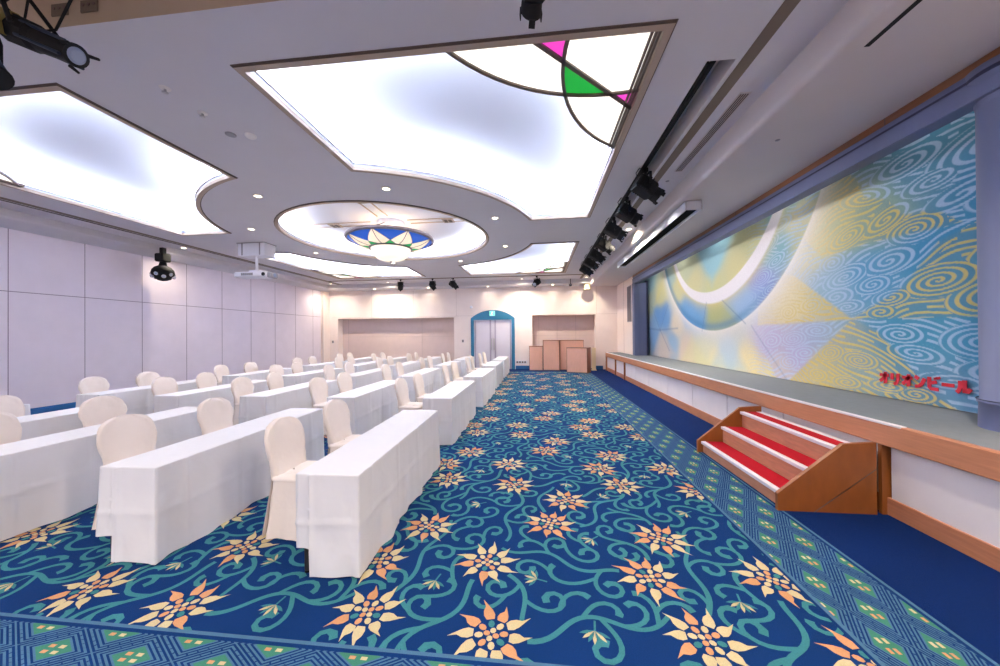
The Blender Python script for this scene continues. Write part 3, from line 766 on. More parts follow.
for y in YS:                                          # added beams: the unlit stage spotlights switched on to brighten the curtain
    ld = bpy.data.lights.new('added_stage_beam', 'SPOT'); ld.energy = TRACK_WATT; ld.spot_size = radians(110); ld.spot_blend = 1.0; ld.shadow_soft_size = .06; ld.color = (1, .96, .92)
    o = bpy.data.objects.new('added_stage_beam', ld); COL.objects.link(o); o.location = (2.1, y, ZC - .48)
    o.rotation_euler = Vector((-2.2, 0, 1.6)).to_track_quat('Z', 'Y').to_euler()
for x, lab, rz in ((-6.15, 'black spotlight hanging above the left alcove, leftmost of the far row', .4), (-4.66, 'black double spotlight hanging upright, second of the far row', 0.), (-3.72, 'black spotlight tilted to the right, third of the far row', -.7), (-.02, 'lone black spotlight hanging over the wooden boxes', 2.6)):
    put_spot(x, 15.05, ZC - .02, rz, lab, 'spotlights of the far row', 1.05)
put_spot(0.0, 2.12, 4.17, .2, 'black spotlight cut off by the top edge, above the stained glass', 'spotlights above the camera', 1.0).scale = (.68, .68, 1.12)
pipe = MB(); pipe.cyl((-10, 2.12, 4.2), (1.4, 2.12, 4.2), .024, m=M['black'], n=12)
for x in (-9, -5, -1, 1.2): pipe.cyl((x, 2.12, 4.2), (x, 2.12, ZC + .4), .012, m=M['black'], n=8)
tag(pipe.build('lighting_pipe'), 'black pipe carrying the stage lights across the near ceiling', 'pipe')
# big profile spotlight at upper left
pf = thing('profile_spotlight', 'large black profile spotlight with amber housing at the upper left', 'spotlight', (-3.745, 2.1, 4.085))
ax0 = Vector((-.03, .0, -.17)); ax1 = Vector((.48, .06, -.40)); dv = (ax1 - ax0).normalized()
q = MB(); q.cyl(ax0, ax0 + dv * .2, .10, .095, M['black'], 8, smooth=False); q.cyl(ax0 + dv * .2, ax0 + dv * .24, .095, .082, M['black'], 16); q.build('lamp_housing', pf)
q = MB(); q.cyl(ax0 + dv * .24, ax0 + dv * .50, .082, .07, M['black'], 20); q.build('barrel', pf)
q = MB()
sd_ = dv.cross(Vector((0, 0, 1))).normalized(); up_ = sd_.cross(dv)
for s_ in (-1, 1):
    for t0_ in (-.05, .05):
        p_ = ax0 + dv * .15 + sd_ * s_ * .07 + up_ * t0_; q.cyl(p_, p_ + dv * .34, .012, m=M['bluemetal'], n=8)
q.build('side_rail', pf)
q = MB(); q.cyl(ax0 + dv * .495, ax0 + dv * .51, .078, .078, M['black'], 20); q.build('colour_frame', pf)
q = MB(); q.cyl(ax0 + dv * .511, ax0 + dv * .52, .056, .04, M['lens'], 20); q.build('lens', pf)
for k in range(3):
    a = k * 2.1 + .4; q = MB(); p_ = ax0 + dv * .505 + (sd_ * cos(a) + up_ * sin(a)) * .085
    q.cyl(p_ - dv * .02, p_ + dv * .05 + (sd_ * cos(a) + up_ * sin(a)) * .02, .014, .01, M['black'], 6); q.build('frame_clip', pf)
q = MB(); am = ax0 + dv * -.01; q.cyl(am + up_ * .02, am - dv * .1 + up_ * .03, .09, .05, M['amber'], 10, smooth=False); q.build('lamp_cap', pf)
q = MB()
for s_ in (-1, 1): q.tube([ax0 + dv * .2 + sd_ * s_ * .14, ax0 + dv * .16 + sd_ * s_ * .15 + Vector((0, 0, .12)), Vector((.02, s_ * .06, .2))], .014, M['black'], 8)
q.build('yoke', pf)
q = MB(); q.box((-.05, -.05, .1), (.09, .05, .22), M['black'], bev=.01); q.build('clamp', pf)
q = MB(); q.tube([ax0 - dv * .12, (-.1, .1, -.12), (.15, .12, -.1), (.32, .1, .1), (.4, .05, .3)], .009, M['black'], 6); q.build('cable', pf)
q = MB(); q.tube([(-.05, .1, .2), (-.18, .15, .05), (-.22, .1, -.1), (-.1, .05, -.14)], .008, M['black'], 6); q.build('cable', pf)
pg = thing('floodlight', 'amber floodlight can hanging beside the large profile spotlight', 'spotlight', (-3.77, 1.98, 4.03))
q = MB(); q.cyl((-.06, 0, -.10), (.07, .04, -.15), .06, .085, M['amber'], 16); q.build('can', pg)
q = MB(); q.tube([(-.02, -.11, -.14), (-.02, -.12, .0), (0, 0, .07)], .012, M['black'], 8); q.tube([(-.02, .11, -.14), (-.02, .12, .0), (0, 0, .07)], .012, M['black'], 8); q.build('yoke', pg)
pb = thing('parcan_light', 'blue-black spotlight can cut off by the left edge', 'spotlight', (-4.09, 2.12, 4.03))
q = MB(); q.cyl((-.06, 0, -.2), (.09, -.0, -.43), .085, .1, M['bluemetal'], 20); q.cyl((.09, 0, -.43), (.098, 0, -.442), .107, .107, M['black'], 20); q.build('can', pb)
q = MB(); q.tube([(0, -.1, -.28), (-.02, -.11, -.1), (0, 0, .2)], .011, M['black'], 8); q.tube([(0, .1, -.28), (-.02, .11, -.1), (0, 0, .2)], .011, M['black'], 8); q.build('yoke', pb)
for x, lab in ((-3.62, 'right'), (-3.9, 'left')):
    so_ = thing('power_outlet', f'beige power outlet plate on the brown trough face, {lab} one of two', 'outlet', (x, 2.438, 4.37), group='outlet plates in the light trough')
    q = MB(); q.box((-.08, -.012, -.05), (.08, 0, .05), M['brownstrip'], bev=.004); q.build('plate', so_)
    for k in range(3):
        q = MB(); q.cyl((-.05 + k * .05, -.016, .01), (-.05 + k * .05, -.01, .01), .014, m=M['dark'], n=10); q.build('socket', so_)

# moving light on the left cornice
mv = thing('moving_light', 'black and chrome moving effect light hanging near the panelled left wall', 'effect light', (-10.3, 8.5, 3.40))
q = MB(); q.box((-.13, -.13, .36), (.13, .13, .59), M['black'], bev=.03); q.box((-.05, -.05, .58), (.05, .05, .75), M['black']); q.build('base', mv)
q = MB(); q.cyl((0, 0, .39), (0, 0, .22), .06, .1, M['black'], 16); q.build('neck', mv)
q = MB()
R_ = []
for k in range(9):
    a = -pi / 2 + pi * k / 8; R_.append((max(.02, .25 * cos(a)), .05 + .22 * sin(a)))
q.lathe((0, 0, 0), R_, M['black'], 24, cap0=True, cap1=True); hd = q.build('head', mv)
for k in range(10):
    a = 2 * pi * k / 10; q = MB(); c = Vector((.2 * cos(a), .2 * sin(a), .02 - .07 * (k % 2))); n_ = Vector((cos(a), sin(a), -.35)).normalized()
    q.cyl(c, c + n_ * .06, .05, .05, M['mirror'], 12); q.cyl(c + n_ * .06, c + n_ * .064, .03, .02, M['lens'], 10); q.build('lens', hd)
# projector on its bracket
pj = thing('projector', 'white projector on a ceiling bracket near the panelled wall', 'projector', (-7.73, 8.8, 3.25))
q = MB(); q.box((-.40, -.2, .63), (.40, .2, .975), M['white'], bev=.015); q.box((-.42, -.22, .965), (.42, .22, .98), M['greyplastic'])
for sx in (-.26, .26): q.box((sx - .015, -.21, .64), (sx + .015, -.2, .96), M['greyplastic'])
q.build('mounting_box', pj)
q = MB(); q.cyl((.0, 0, .63), (.0, 0, .24), .035, m=M['white'], n=16); q.box((-.16, -.1, .205), (.16, .1, .25), M['white'], bev=.008); q.build('drop_pole', pj)
q = MB()
q.box((-.54, -.19, .05), (.42, .19, .2), M['white'], bev=.03); bd = q.build('body', pj)
q = MB(); q.box((.40, -.14, .03), (.54, .14, .19), M['greyplastic'], bev=.03); q.build('lens_housing', bd)
q = MB(); q.cyl((.36, -.195, .115), (.36, -.21, .115), .05, .05, M['black'], 16); q.cyl((.54, 0, .11), (.552, 0, .11), .055, .04, M['lens'], 20); q.build('lens', bd)
q = MB(); q.box((-.30, -.198, .09), (.05, -.188, .16), M['greyplastic'])
for k in range(6): q.box((-.29 + k * .058, -.2, .095), (-.28 + k * .058, -.197, .155), M['dark'])
q.build('vent_grille', bd)
# linear batten
bt = thing('linear_light_fitting', 'long white linear fitting with dark louvre below the stage soffit', 'light fitting', (2.66, 8.75, ZS))
q = MB()
for sx in (-1, 1): q.box((sx * .13, -2.55, -.17), (sx * .115, 2.55, -.02), M['white'])
for sy in (-1, 1): q.box((-.13, sy * 2.55, -.17), (.13, sy * 2.535, -.02), M['white'])
q.box((-.13, -2.55, -.03), (.13, 2.55, -.015), M['white']); q.box((-.05, -2.2, -.015), (.05, -2.1, 0), M['white']); q.box((-.05, 2.1, -.015), (.05, 2.2, 0), M['white']); q.build('housing', bt)
q = MB()
for k in range(5): q.box((-.095 + k * .045, -2.53, -.14), (-.088 + k * .045, 2.53, -.05), M['black'])
q.box((-.11, -2.53, -.05), (.11, 2.53, -.04), M['blackmatte']); q.build('louvre', bt)
# cream can + small camera in the far right corner
cy_ = thing('can_light', 'cream cylindrical can light mounted in the far right ceiling corner', 'can light', (2.3, 16.45, ZC - .24))
q = MB(); q.cyl((0, 0, 0), (0, 0, -.22), .15, .15, M['creamcyl'], 24); q.lathe((0, 0, 0), [(.15, -.22), (.17, -.23), (.17, -.26), (.15, -.26)], M['creamcyl'], 24); q.build('can', cy_)
q = MB(); q.cyl((0, 0, -.24), (0, 0, -.25), .13, m=M['ring'], n=20); q.build('diffuser', cy_)
cm = thing('security_camera', 'small black camera hanging near the cream can light', 'camera', (1.52, 16.2, ZC - .19))
q = MB(); q.cyl((0, 0, .19), (0, 0, -.06), .015, m=M['black'], n=8); q.build('stem', cm)
q = MB(); q.box((-.05, -.14, -.15), (.05, .08, -.06), M['black'], bev=.015); q.build('body', cm)
q = MB(); q.cyl((0, -.14, -.105), (0, -.16, -.105), .03, m=M['lens'], n=12); q.build('lens', cm)

# ================================================================ STAGE
SX, SE, SZ = 3.08, 16.3, .83
st = thing('stage', 'long raised stage with wooden edge band and white front panels', 'stage', (SX, 0, 0))
q = MB(); q.box((.06, YN + .3, SZ - .05), (2.2, SE, SZ), M['deck']); q.build('deck', st)
q = MB(); q.box((0, YN + .3, .63), (.08, SE, SZ - .001), M['woodband'], bev=.008); q.build('edge_band', st)
q = MB(); q.box((-.004, 3.32, SZ - .012), (.05, SE - .1, SZ + .006), M['nosing'], bev=.003); q.build('nosing', st)
q = MB(); q.box((.04, YN + .3, .0), (.1, SE, .16), M['woodband'], bev=.006); q.build('skirting', st)
q = MB(); q.box((.1, YN + .3, .15), (.14, SE, .64), M['blackmatte']); q.build('inner_frame', st)
ys = [YN + .4, -.7, .7, 2.1, 3.48, 4.83, 6.17, 7.47, 8.87, 10.27, 11.61, 12.91, 14.37, 16.2]
for i in range(len(ys) - 1):
    q = MB(); q.box((.055, ys[i] + .012, .155), (.1, ys[i + 1] - .012, .615), M['stagepanel'], bev=.003); q.build('front_panel', st)
for i, y in enumerate(ys[1:-1]):
    if round(y, 2) in (3.48, 8.87 - 1.4, 12.91, 14.37):
        q = MB(); q.box((-.0, y + .01, .0), (.1, y + .045, .63), M['woodstair']); q.build('post', st)
q = MB(); q.box((0, SE - .06, 0), (.1, SE + .02, SZ), M['woodband'], bev=.005); q.build('post', st)
q = MB(); q.box((.1, SE - .02, 0), (XR - SX, SE + .01, SZ - .05), M['woodband']); q.build('end_panel', st)
# steps
sp = thing('stage_steps', 'wooden three-step stage stairs with red carpet treads and white nosings', 'steps', (2.2, 3.48, 0))
W_ = 1.65
prof = [(0, 0), (-.0, .16), (.56, .63), (.83, .65), (.83, 0)]
for y0 in (0, W_ - .035):
    q = MB(); q.prism(prof, 1, y0, y0 + .035, M['woodstair']); 
    if y0 == 0: q.prism([(.30, 0.0), (.315, 0.0), (.83, .42), (.83, .41)], 1, -.002, 0, M['dark'])
    fixn(q.build('side_panel', sp))
TR_ = [(.05, .15, .30), (.31, .36, .56), (.56, .57, .83)]
for k, (x0, z, x1) in enumerate(TR_):
    zb = 0 if k == 0 else TR_[k - 1][1]
    q = MB(); q.box((x0 + .02, .035, zb), (x0 + .045, W_ - .035, z - .02), M['woodriser']); q.build('riser', sp)
    q = MB(); q.box((x0 - .0, .035, z - .025), (x1 + .03, W_ - .035, z - .004), M['woodriser'])
    q.box((x0 + .05, .04, z - .004), (x1 + (.02 if k < 2 else -.07), W_ - .04, z + .004), M['red']); to = q.build('tread', sp); to['label'] = 'red carpeted tread'
    q = MB(); q.box((x0 - .008, .036, z - .03), (x0 + .052, W_ - .036, z + .006), M['nosing'], bev=.004); q.build('nosing', sp)
    if k == 2:
        q = MB(); q.box((x1 - .07, .036, z - .01), (x1 - .0, W_ - .036, z + .006), M['nosing'], bev=.003); q.build('nosing', sp)
# proscenium
PX = 3.70
pr = MB()
pr.box((PX, 2.6, 3.85), (PX + .06, 14.0, ZS + .01), M['woodstrip'], bev=.004)
for y in (4.1, 6.9, 9.7, 12.5): pr.box((PX - .002, y - .004, 3.85), (PX, y + .004, ZS), M['darktrim'])
pr.box((PX - .02, 2.6, 3.60), (PX + .16, 13.95, 3.78), M['lav'], bev=.006); pr.box((PX, 2.6, 3.78), (PX + .1, 13.95, 3.85), M['lav'])
pr.box((PX - .025, 2.6, 3.765), (PX, 13.95, 3.785), M['lavdark'])
pr.box((PX - .02, 13.72, SZ), (PX + .12, 14.0, 3.62), M['lav'], bev=.005); pr.box((PX + .12, 13.8, SZ), (PX + .45, 14.0, 3.62), M['lav'], bev=.005)
pr.box((PX + .45, 13.82, SZ), (PX + .52, 14.0, 3.7), M['lavdark'])
struct(pr.build('trim_8'))
pc = MB(); cc = (3.99, 3.24, 0)
pc.lathe(cc, [(.285, SZ), (.285, SZ + .02), (.28, 1.04), (.29, 1.045), (.29, 1.06), (.275, 1.07), (.27, 3.55)], M['lav'], 40)
pc.lathe(cc, [(.292, 1.065), (.296, 1.07), (.292, 1.075)], M['lavdark'], 40)
pc.lathe(cc, [(.27, 3.55), (.29, 3.66), (.34, 3.76)], M['lav'], 40); pc.lathe(cc, [(.34, 3.76), (.345, 3.785), (.33, 3.80)], M['lavdark'], 40); pc.lathe(cc, [(.33, 3.80), (.335, 3.85), (.31, 3.86), (.02, 3.86)], M['lav'], 40)
struct(pc.build('pillar'))
lo = MB(); lo.box((4.62, 2.2, SZ - .1), (4.66, 15.4, 5.2), M['loft']); lo.box((PX + .1, 2.2, 5.2), (4.66, 15.4, 5.24), M['loft']); lo.box((PX + .06, 2.2, ZS), (PX + .1, 15.4, 5.2), M['loft'])
lo.box((PX + .16, 15.36, SZ), (4.66, 15.4, 5.2), M['loft']); lo.box((3.9, 2.2, SZ - .1), (4.66, 2.24, 5.2), M['loft'])
struct(lo.build('wall_stage'))
sg = thing('wall_speaker', 'tall grey speaker grille in the wall at the far end of the stage', 'speaker', (XR, 14.58, 2.15))
q = MB(); q.box((-.03, -.28, 0), (0, .28, 1.46), M['greyplastic'], bev=.006); q.build('frame', sg)
q = MB(); q.box((-.036, -.25, .03), (-.03, .25, 1.43), M['grille']); q.build('grille', sg)

for k in range(5):                                      # added lights, unseen above the stage opening, to brighten the curtain
    ld = bpy.data.lights.new('added_curtain_light', 'AREA'); ld.shape = 'RECTANGLE'; ld.size = 2.0; ld.size_y = .12; ld.energy = (7, 12, 17, 17, 12)[k]; ld.color = (1, .97, .94)
    o = bpy.data.objects.new('added_curtain_light', ld); COL.objects.link(o); o.location = (3.92, 4.2 + k * 2.2, 4.35)
    o.rotation_euler = (0, radians(-20), pi / 2) if False else Vector((-.35, 0, 1)).to_track_quat('Z', 'X').to_euler()
# ---------------------------------------------------------------- painted stage curtain
def mural():
    CXm = 4.29
    ya, yb, z0, z1 = 2.7, 15.2, SZ + .01, 4.6
    ysA = np.concatenate([np.arange(ya, 5.2, .0085), np.arange(5.2, 8.2, .0135)]); ysB = np.arange(8.2, yb, .04); Yv = np.concatenate([ysA, ysB]); Zv = np.arange(z0, z1, .0095)
    Y_, Z_ = np.meshgrid(Yv, Zv, indexing='ij')
    L = lambda r, g, b: np.array(srgb(r, g, b)[:3])
    anchors = [  # (y, z, colour): base wash
        (3.4, 3.9, (82, 136, 160)), (4.3, 3.6, (86, 140, 166)), (5.0, 4.2, (92, 142, 160)), (3.6, 3.1, (66, 134, 172)), (4.2, 2.5, (66, 142, 182)), (3.5, 2.2, (70, 148, 180)), (3.6, 1.4, (68, 146, 180)), (4.1, .95, (100, 146, 178)),
        (5.0, 2.4, (88, 154, 190)), (5.6, 2.3, (142, 178, 196)), (4.6, 1.6, (72, 146, 178)), (5.2, 1.2, (150, 178, 180)), (5.8, 1.1, (198, 190, 140)), (6.2, 1.3, (178, 178, 210)), (6.0, 1.6, (160, 180, 200)), (7.0, 1.5, (184, 172, 208)),
        (6.4, 2.1, (224, 208, 160)), (5.9, 3.0, (206, 200, 150)), (5.4, 3.3, (176, 184, 140)), (6.2, 3.6, (206, 202, 168)), (5.0, 3.1, (140, 168, 150)), (6.7, 1.0, (218, 206, 150)), (7.6, 1.1, (226, 210, 150)), (8.4, 1.3, (176, 198, 204)), (8.9, 1.0, (216, 208, 160)),
        (9.6, 1.2, (204, 204, 166)), (10.6, 1.2, (214, 196, 176)), (11.6, 1.4, (150, 178, 200)), (12.4, 1.2, (196, 190, 182)), (13.4, 1.5, (140, 170, 198)), (14.2, 1.2, (170, 186, 196)), (13.0, 2.2, (130, 166, 200)), (13.6, 2.9, (184, 196, 172)), (12.7, 3.0, (206, 202, 150)),
        (13.8, 3.6, (150, 186, 192)), (12.2, 2.2, (110, 154, 198)), (11.3, 1.9, (220, 206, 180)), (10.4, 2.35, (126, 168, 206)), (11.2, 3.0, (206, 202, 156)), (11.6, 3.6, (172, 196, 190)), (9.6, 2.1, (120, 164, 200)), (8.9, 2.1, (176, 184, 140)), (8.3, 1.95, (160, 176, 160)), (7.8, 2.3, (164, 188, 214)),
        (7.2, 2.6, (150, 156, 206)), (6.8, 3.2, (126, 172, 186)), (6.4, 3.9, (118, 170, 180)), (7.0, 3.9, (128, 176, 184)),
        (8.0, 3.0, (208, 200, 150)), (7.4, 3.6, (186, 192, 150)), (9.05, 3.4, (158, 198, 208)), (9.0, 4.0, (150, 194, 206)), (10.0, 3.0, (212, 204, 156)), (10.4, 3.6, (176, 196, 180)), (9.0, 2.85, (200, 200, 150))]
    num = np.zeros(Y_.shape + (3,)); den = np.zeros(Y_.shape)
    for (ay, az, c) in anchors:
        w = 1 / (((Y_ - ay) ** 2 + ((Z_ - az) * 1.2) ** 2) + .03) ** 2.2
        num += w[..., None] * L(*c); den += w
    col = num / den[..., None]
    def mix(mask, c, a=1.0):
        k = np.clip(mask * a, 0, 1)[..., None]; col[:] = col * (1 - k) + c * k
    def inpoly(poly, soft=.02):
        inside = np.zeros(Y_.shape, bool); dist = np.full(Y_.shape, 1e9); n = len(poly)
        for i in range(n):
            (x1, w1), (x2, w2) = poly[i], poly[(i + 1) % n]
            cond = ((w1 > Z_) != (w2 > Z_)) & (Y_ < (x2 - x1) * (Z_ - w1) / ((w2 - w1) if w2 != w1 else 1e-9) + x1); inside ^= cond
            dx, dz = x2 - x1, w2 - w1; t_ = np.clip(((Y_ - x1) * dx + (Z_ - w1) * dz) / (dx * dx + dz * dz), 0, 1)
            dist = np.minimum(dist, np.hypot(Y_ - x1 - t_ * dx, Z_ - w1 - t_ * dz))
        sd = np.where(inside, dist, -dist); return np.clip(.5 + sd / (2 * soft), 0, 1)
    C = (5.25, 1.83)
    yel1 = inpoly([C, (6.3, 2.6), (7.2, 2.9), (7.3, 1.80), (6.6, 1.80)])
    yel3 = inpoly([C, (4.6, 2.16), (4.49, 2.28), (4.2, 2.62), (3.9, 2.72), (2.6, 3.2), (2.6, 1.76)])
    yel5 = inpoly([C, (4.9, 1.66), (4.57, 1.31), (4.35, 1.02), (4.0, .8), (6.5, .8)])
    yel6 = inpoly([(5.72, 2.78), (5.0, 2.82), (4.0, 2.76), (4.25, 2.98), (4.55, 3.02), (4.75, 3.28), (5.05, 3.42), (5.17, 3.73), (5.4, 3.95), (5.9, 4.3), (6.4, 4.3), (6.1, 3.2)])
    lil = inpoly([(7.5, 1.80), C, (6.5, .8), (6.75, .8)])
    blueband = inpoly([(7.5, 1.80), (6.0, 1.78), C, (6.6, .8), (7.4, .8), (7.1, 1.2)], .1)
    rr_ = np.clip((np.hypot(Y_ - 9.0, Z_ - 5.32) - 3.6) / .04 + .5, 0, 1)
    yel1 = yel1 * rr_; yel6 = yel6 * rr_; lil = lil * rr_
    mix(yel1, L(226, 206, 138), .6); mix(yel6 * np.clip((Y_ - 4.6) / 1.2, 0, 1), L(212, 204, 132), .7); mix(yel5 * np.clip((Y_ - 4.7) / 1., 0, 1), L(196, 186, 150), .7)
    mix(lil * np.clip((Y_ - 5.5) / .9, 0, 1), L(184, 172, 210), .6)
    # soft pastel facets on the far half
    for poly, c, a in (([(9.06, 2.85), (8.0, 3.9), (8.0, 4.5), (10.2, 4.5), (10.2, 4.2)], (156, 200, 212), .7), ([(9.06, 2.85), (8.0, 3.9), (7.0, 4.5), (6.9, 3.4), (8.2, 2.6)], (208, 200, 152), .5),
                       ([(9.06, 2.85), (10.2, 4.2), (11.4, 4.0), (11.0, 3.0), (9.8, 2.6)], (208, 202, 156), .5), ([(8.6, 2.4), (7.8, 1.8), (9.5, 1.66), (9.3, 2.45)], (176, 176, 118), .6),
                       ([(8.6, 2.4), (7.8, 1.8), (7.0, 2.5), (8.0, 2.7)], (150, 182, 214), .6), ([(10.0, 2.5), (9.4, 1.7), (10.6, 1.9), (11.2, 2.6)], (104, 160, 208), .6),
                       ([(12.75, 1.79), (11.9, 2.7), (13.4, 2.6)], (92, 144, 200), .55), ([(12.75, 1.79), (11.4, 1.0), (12.2, .82), (13.6, .82)], (206, 190, 176), .5), ([(12.6, 3.1), (11.9, 2.7), (12.4, 3.7), (13.3, 2.7)], (214, 204, 132), .6),
                       ([(12.75, 1.79), (15, 1.9), (15, 1.2), (13.6, .9)], (120, 160, 204), .5), ([(8.4, 1.7), (9.2, .82), (7.6, .82)], (156, 190, 210), .5), ([(9.2, .82), (10.2, 1.6), (11.0, .82)], (214, 206, 150), .5)):
        mix(inpoly(poly, .12), L(*c), a)
    # rings
    r = np.hypot(Y_ - 9.0, Z_ - 5.32); ang = np.arctan2(Z_ - 5.32, -(Y_ - 9.0))      # ang: image-right positive
    down = np.clip(-np.sin(ang), 0, 1)
    wout = .09 + .26 * down * (0.35 + .65 * np.clip(np.cos(ang) * 1.5 + .5, 0, 1))
    edge = np.clip((r - 3.60) / .03 + .5, 0, 1)
    glow = edge * np.exp(-np.clip(r - 3.60, 0, 9) / (wout * 1.45))
    inside_dark = np.exp(-((r - 3.5) / .1) ** 2) * (r < 3.6)
    mix(inside_dark * np.clip((Y_ - 6) / 2, 0, 1), L(70, 130, 176), .55)
    # strokes -------------------------------------------------------
    motifs = [  # y, z, ry, rz, tilt, turns, dir
        (3.75, 3.45, .62, .26, .15, 5, 1), (4.25, 3.3, .36, .13, .1, 4, -1), (3.55, 3.95, .5, .22, .1, 5, 1), (4.55, 3.62, .45, .16, .1, 4, 1), (5.1, 4.05, .5, .2, .2, 5, -1), (4.1, 4.1, .45, .18, .15, 5, 1), (3.4, 2.98, .6, .22, .1, 5, -1), (4.0, 3.05, .4, .13, .2, 3, 1),
        (4.45, 2.82, .33, .17, .05, 5, -1), (4.78, 3.04, .34, .15, .35, 4, 1), (5.3, 2.98, .38, .17, .3, 5, 1), (5.55, 2.66, .24, .15, .1, 4, -1), (5.05, 3.42, .4, .14, -.2, 4, -1),
        (4.75, 2.52, .36, .17, .15, 4, 1), (5.35, 2.42, .4, .17, .2, 5, -1), (4.95, 2.26, .26, .13, .1, 4, 1), (5.5, 2.16, .33, .15, .1, 4, 1), (5.32, 2.0, .3, .11, .05, 4, -1),
        (4.22, 2.2, .42, .19, .1, 5, -1), (4.72, 2.07, .26, .11, .1, 4, 1), (3.75, 1.98, .42, .2, .1, 5, 1), (4.85, 1.9, .2, .09, 0, 3, -1), (3.6, 2.45, .4, .14, .3, 4, -1), (3.2, 2.3, .4, .2, .1, 4, 1),
        (4.62, 1.62, .3, .13, -.1, 4, -1), (4.45, 1.40, .34, .12, -.15, 4, 1), (3.85, 1.55, .38, .19, 0, 5, -1), (3.65, 1.25, .45, .15, .05, 4, 1), (3.5, .98, .4, .13, 0, 4, -1), (4.1, 1.13, .35, .09, 0, 3, 1), (3.3, 1.7, .4, .2, 0, 4, 1),
        (5.15, 1.27, .30, .13, -.1, 5, -1), (5.62, 1.35, .27, .14, .15, 5, 1), (4.75, .98, .3, .09, 0, 4, 1), (5.35, .95, .26, .10, 0, 4, -1), (4.45, .93, .24, .1, 0, 4, 1), (5.85, 1.0, .22, .11, 0, 4, 1),
        (5.85, 1.68, .33, .12, .0, 4, -1), (6.35, 1.55, .33, .15, .1, 5, 1), (6.1, 1.32, .3, .13, .1, 4, -1), (6.45, 1.15, .25, .14, .1, 4, 1), (6.9, 1.5, .32, .16, .1, 4, -1),
        (5.95, 2.08, .26, .14, .1, 4, 1), (6.45, 2.0, .22, .15, 0, 4, -1), (6.0, 2.45, .26, .12, .4, 4, 1),
        (7.15, 2.72, .34, .17, .2, 5, 1), (6.75, 2.95, .3, .13, .3, 4, -1), (6.95, 3.3, .35, .16, .3, 5, 1), (6.6, 3.55, .33, .15, .2, 4, -1), (6.35, 4.0, .4, .2, .2, 5, 1), (7.6, 2.35, .33, .15, .1, 4, -1), (6.9, 2.45, .25, .12, .2, 4, 1)]
    best = np.full(Y_.shape, 9.0); ph = np.zeros(Y_.shape); 
    for (my, mz, ry, rz, tl, tn, dr) in motifs:
        dy, dz = -(Y_ - my), Z_ - mz                       # image-right = -y
        u = (dy * cos(tl) + dz * sin(tl)) / ry; v_ = (-dy * sin(tl) + dz * cos(tl)) / rz
        e = np.hypot(u, v_); th = np.arctan2(v_, u)
        k = e < np.minimum(best, 1.0)
        ph[k] = (e * max(2, tn - 1) * 1.05 + dr * th / (2 * pi))[k]; best[k] = e[k]
    al = np.full(Y_.shape, -.06)
    w2 = inpoly([C, (4.3, 2.4), (3.9, 2.76), (5.64, 2.8), (7.1, 2.9)], .01) > .5; lowb = inpoly([C, (4.0, .8), (2.6, .8), (2.6, 1.78)], .01) > .5
    al = np.where(w2, .36, np.where(yel6 > .5, .24, np.where(yel3 > .5, .16, np.where(yel5 > .5, -.46, np.where(lowb, -.18, np.where(lil > .5, .3, -.06))))))
    flow = ((Z_ - 1.83) * np.cos(al) + (Y_ - 5.25) * np.sin(al) + .05 * np.sin(Y_ * 3.1 + Z_ * 2) + .03 * np.sin(Y_ * 7.3 - Z_ * 5)) / .068
    bgk = best >= 1.0; ph[bgk] = flow[bgk]
    fr = ph - np.floor(ph); stroke = np.clip((.21 - np.abs(fr - .5)) / .07 + .5, 0, 1)
    gap = np.clip(np.abs(best - 1.0) / .05, 0, 1); stroke = stroke * np.where(best < 3, gap, 1)
    brk = np.sin(Y_ * 5.7 + np.floor(ph) * 2.4) > .86; stroke = np.where(bgk & brk, 0, stroke)
    fade = np.clip((7.7 - Y_) / .9, 0, 1)
    isy = np.clip(yel1 + yel3 + yel5 + yel6, 0, 1)
    ycol = L(218, 194, 108); wcol = L(176, 200, 222); lcol = L(204, 198, 222)
    inyel = stroke * isy * fade; inw = stroke * (1 - isy) * fade
    mix(isy * (1 - stroke) * np.clip((5.9 - Y_) / 1.2, 0, 1) * fade, L(104, 140, 150), .45)
    mix(inw, wcol, .80); mix(inyel, ycol, .85); mix(inw * np.clip((Y_ - 5.6), 0, 1) * (Z_ < 1.8), lcol, .5)
    mix(glow, L(240, 234, 228), .97)
    r2 = np.hypot(Y_ - 9.0, Z_ - 5.25); wi = .10 + .26 * np.clip(-np.sin(ang), 0, 1) * (.55 + .45 * np.clip(np.cos(ang) + .5, 0, 1))
    ring2 = np.clip((r2 - (2.86 - wi)) / .03 + .5, 0, 1) * np.clip((2.86 - r2) / .05 + .5, 0, 1)
    fring = np.clip((r2 - 2.84) / .03, 0, 1) * np.exp(-np.clip(r2 - 2.84, 0, 9) / .12)
    mix(fring, L(226, 204, 140), .8); mix(ring2, L(240, 234, 236), .97)
    # dark facet lines on the soft half
    def line(a, b, w=.018, al=.4, c=(84, 112, 150)):
        dx, dz = b[0] - a[0], b[1] - a[1]; t_ = np.clip(((Y_ - a[0]) * dx + (Z_ - a[1]) * dz) / (dx * dx + dz * dz), 0, 1)
        mix(np.exp(-(np.hypot(Y_ - a[0] - t_ * dx, Z_ - a[1] - t_ * dz) / w) ** 2), L(*c), al)
    line((8.6, 2.42), (7.7, 1.85)); line((9.35, 2.45), (9.6, 1.72)); line((12.75, 1.79), (12.0, 2.6)); line((12.75, 1.79), (14.6, 1.9), .04); line((12.75, 1.79), (13.6, 2.7)); line((12.75, 1.79), (11.9, 1.1), .03); line((12.75, 1.79), (11.2, 1.82), .03)
    line((7.5, 1.8), (6.5, .82), .02, .25)
    col = np.clip(col, 0, 1)
    ny, nz = len(Yv), len(Zv)
    # gentle hang of the cloth
    Xg = CXm + .012 * np.sin(Y_ * 1.7) * np.clip((Z_ - .8) / 3, 0, 1)
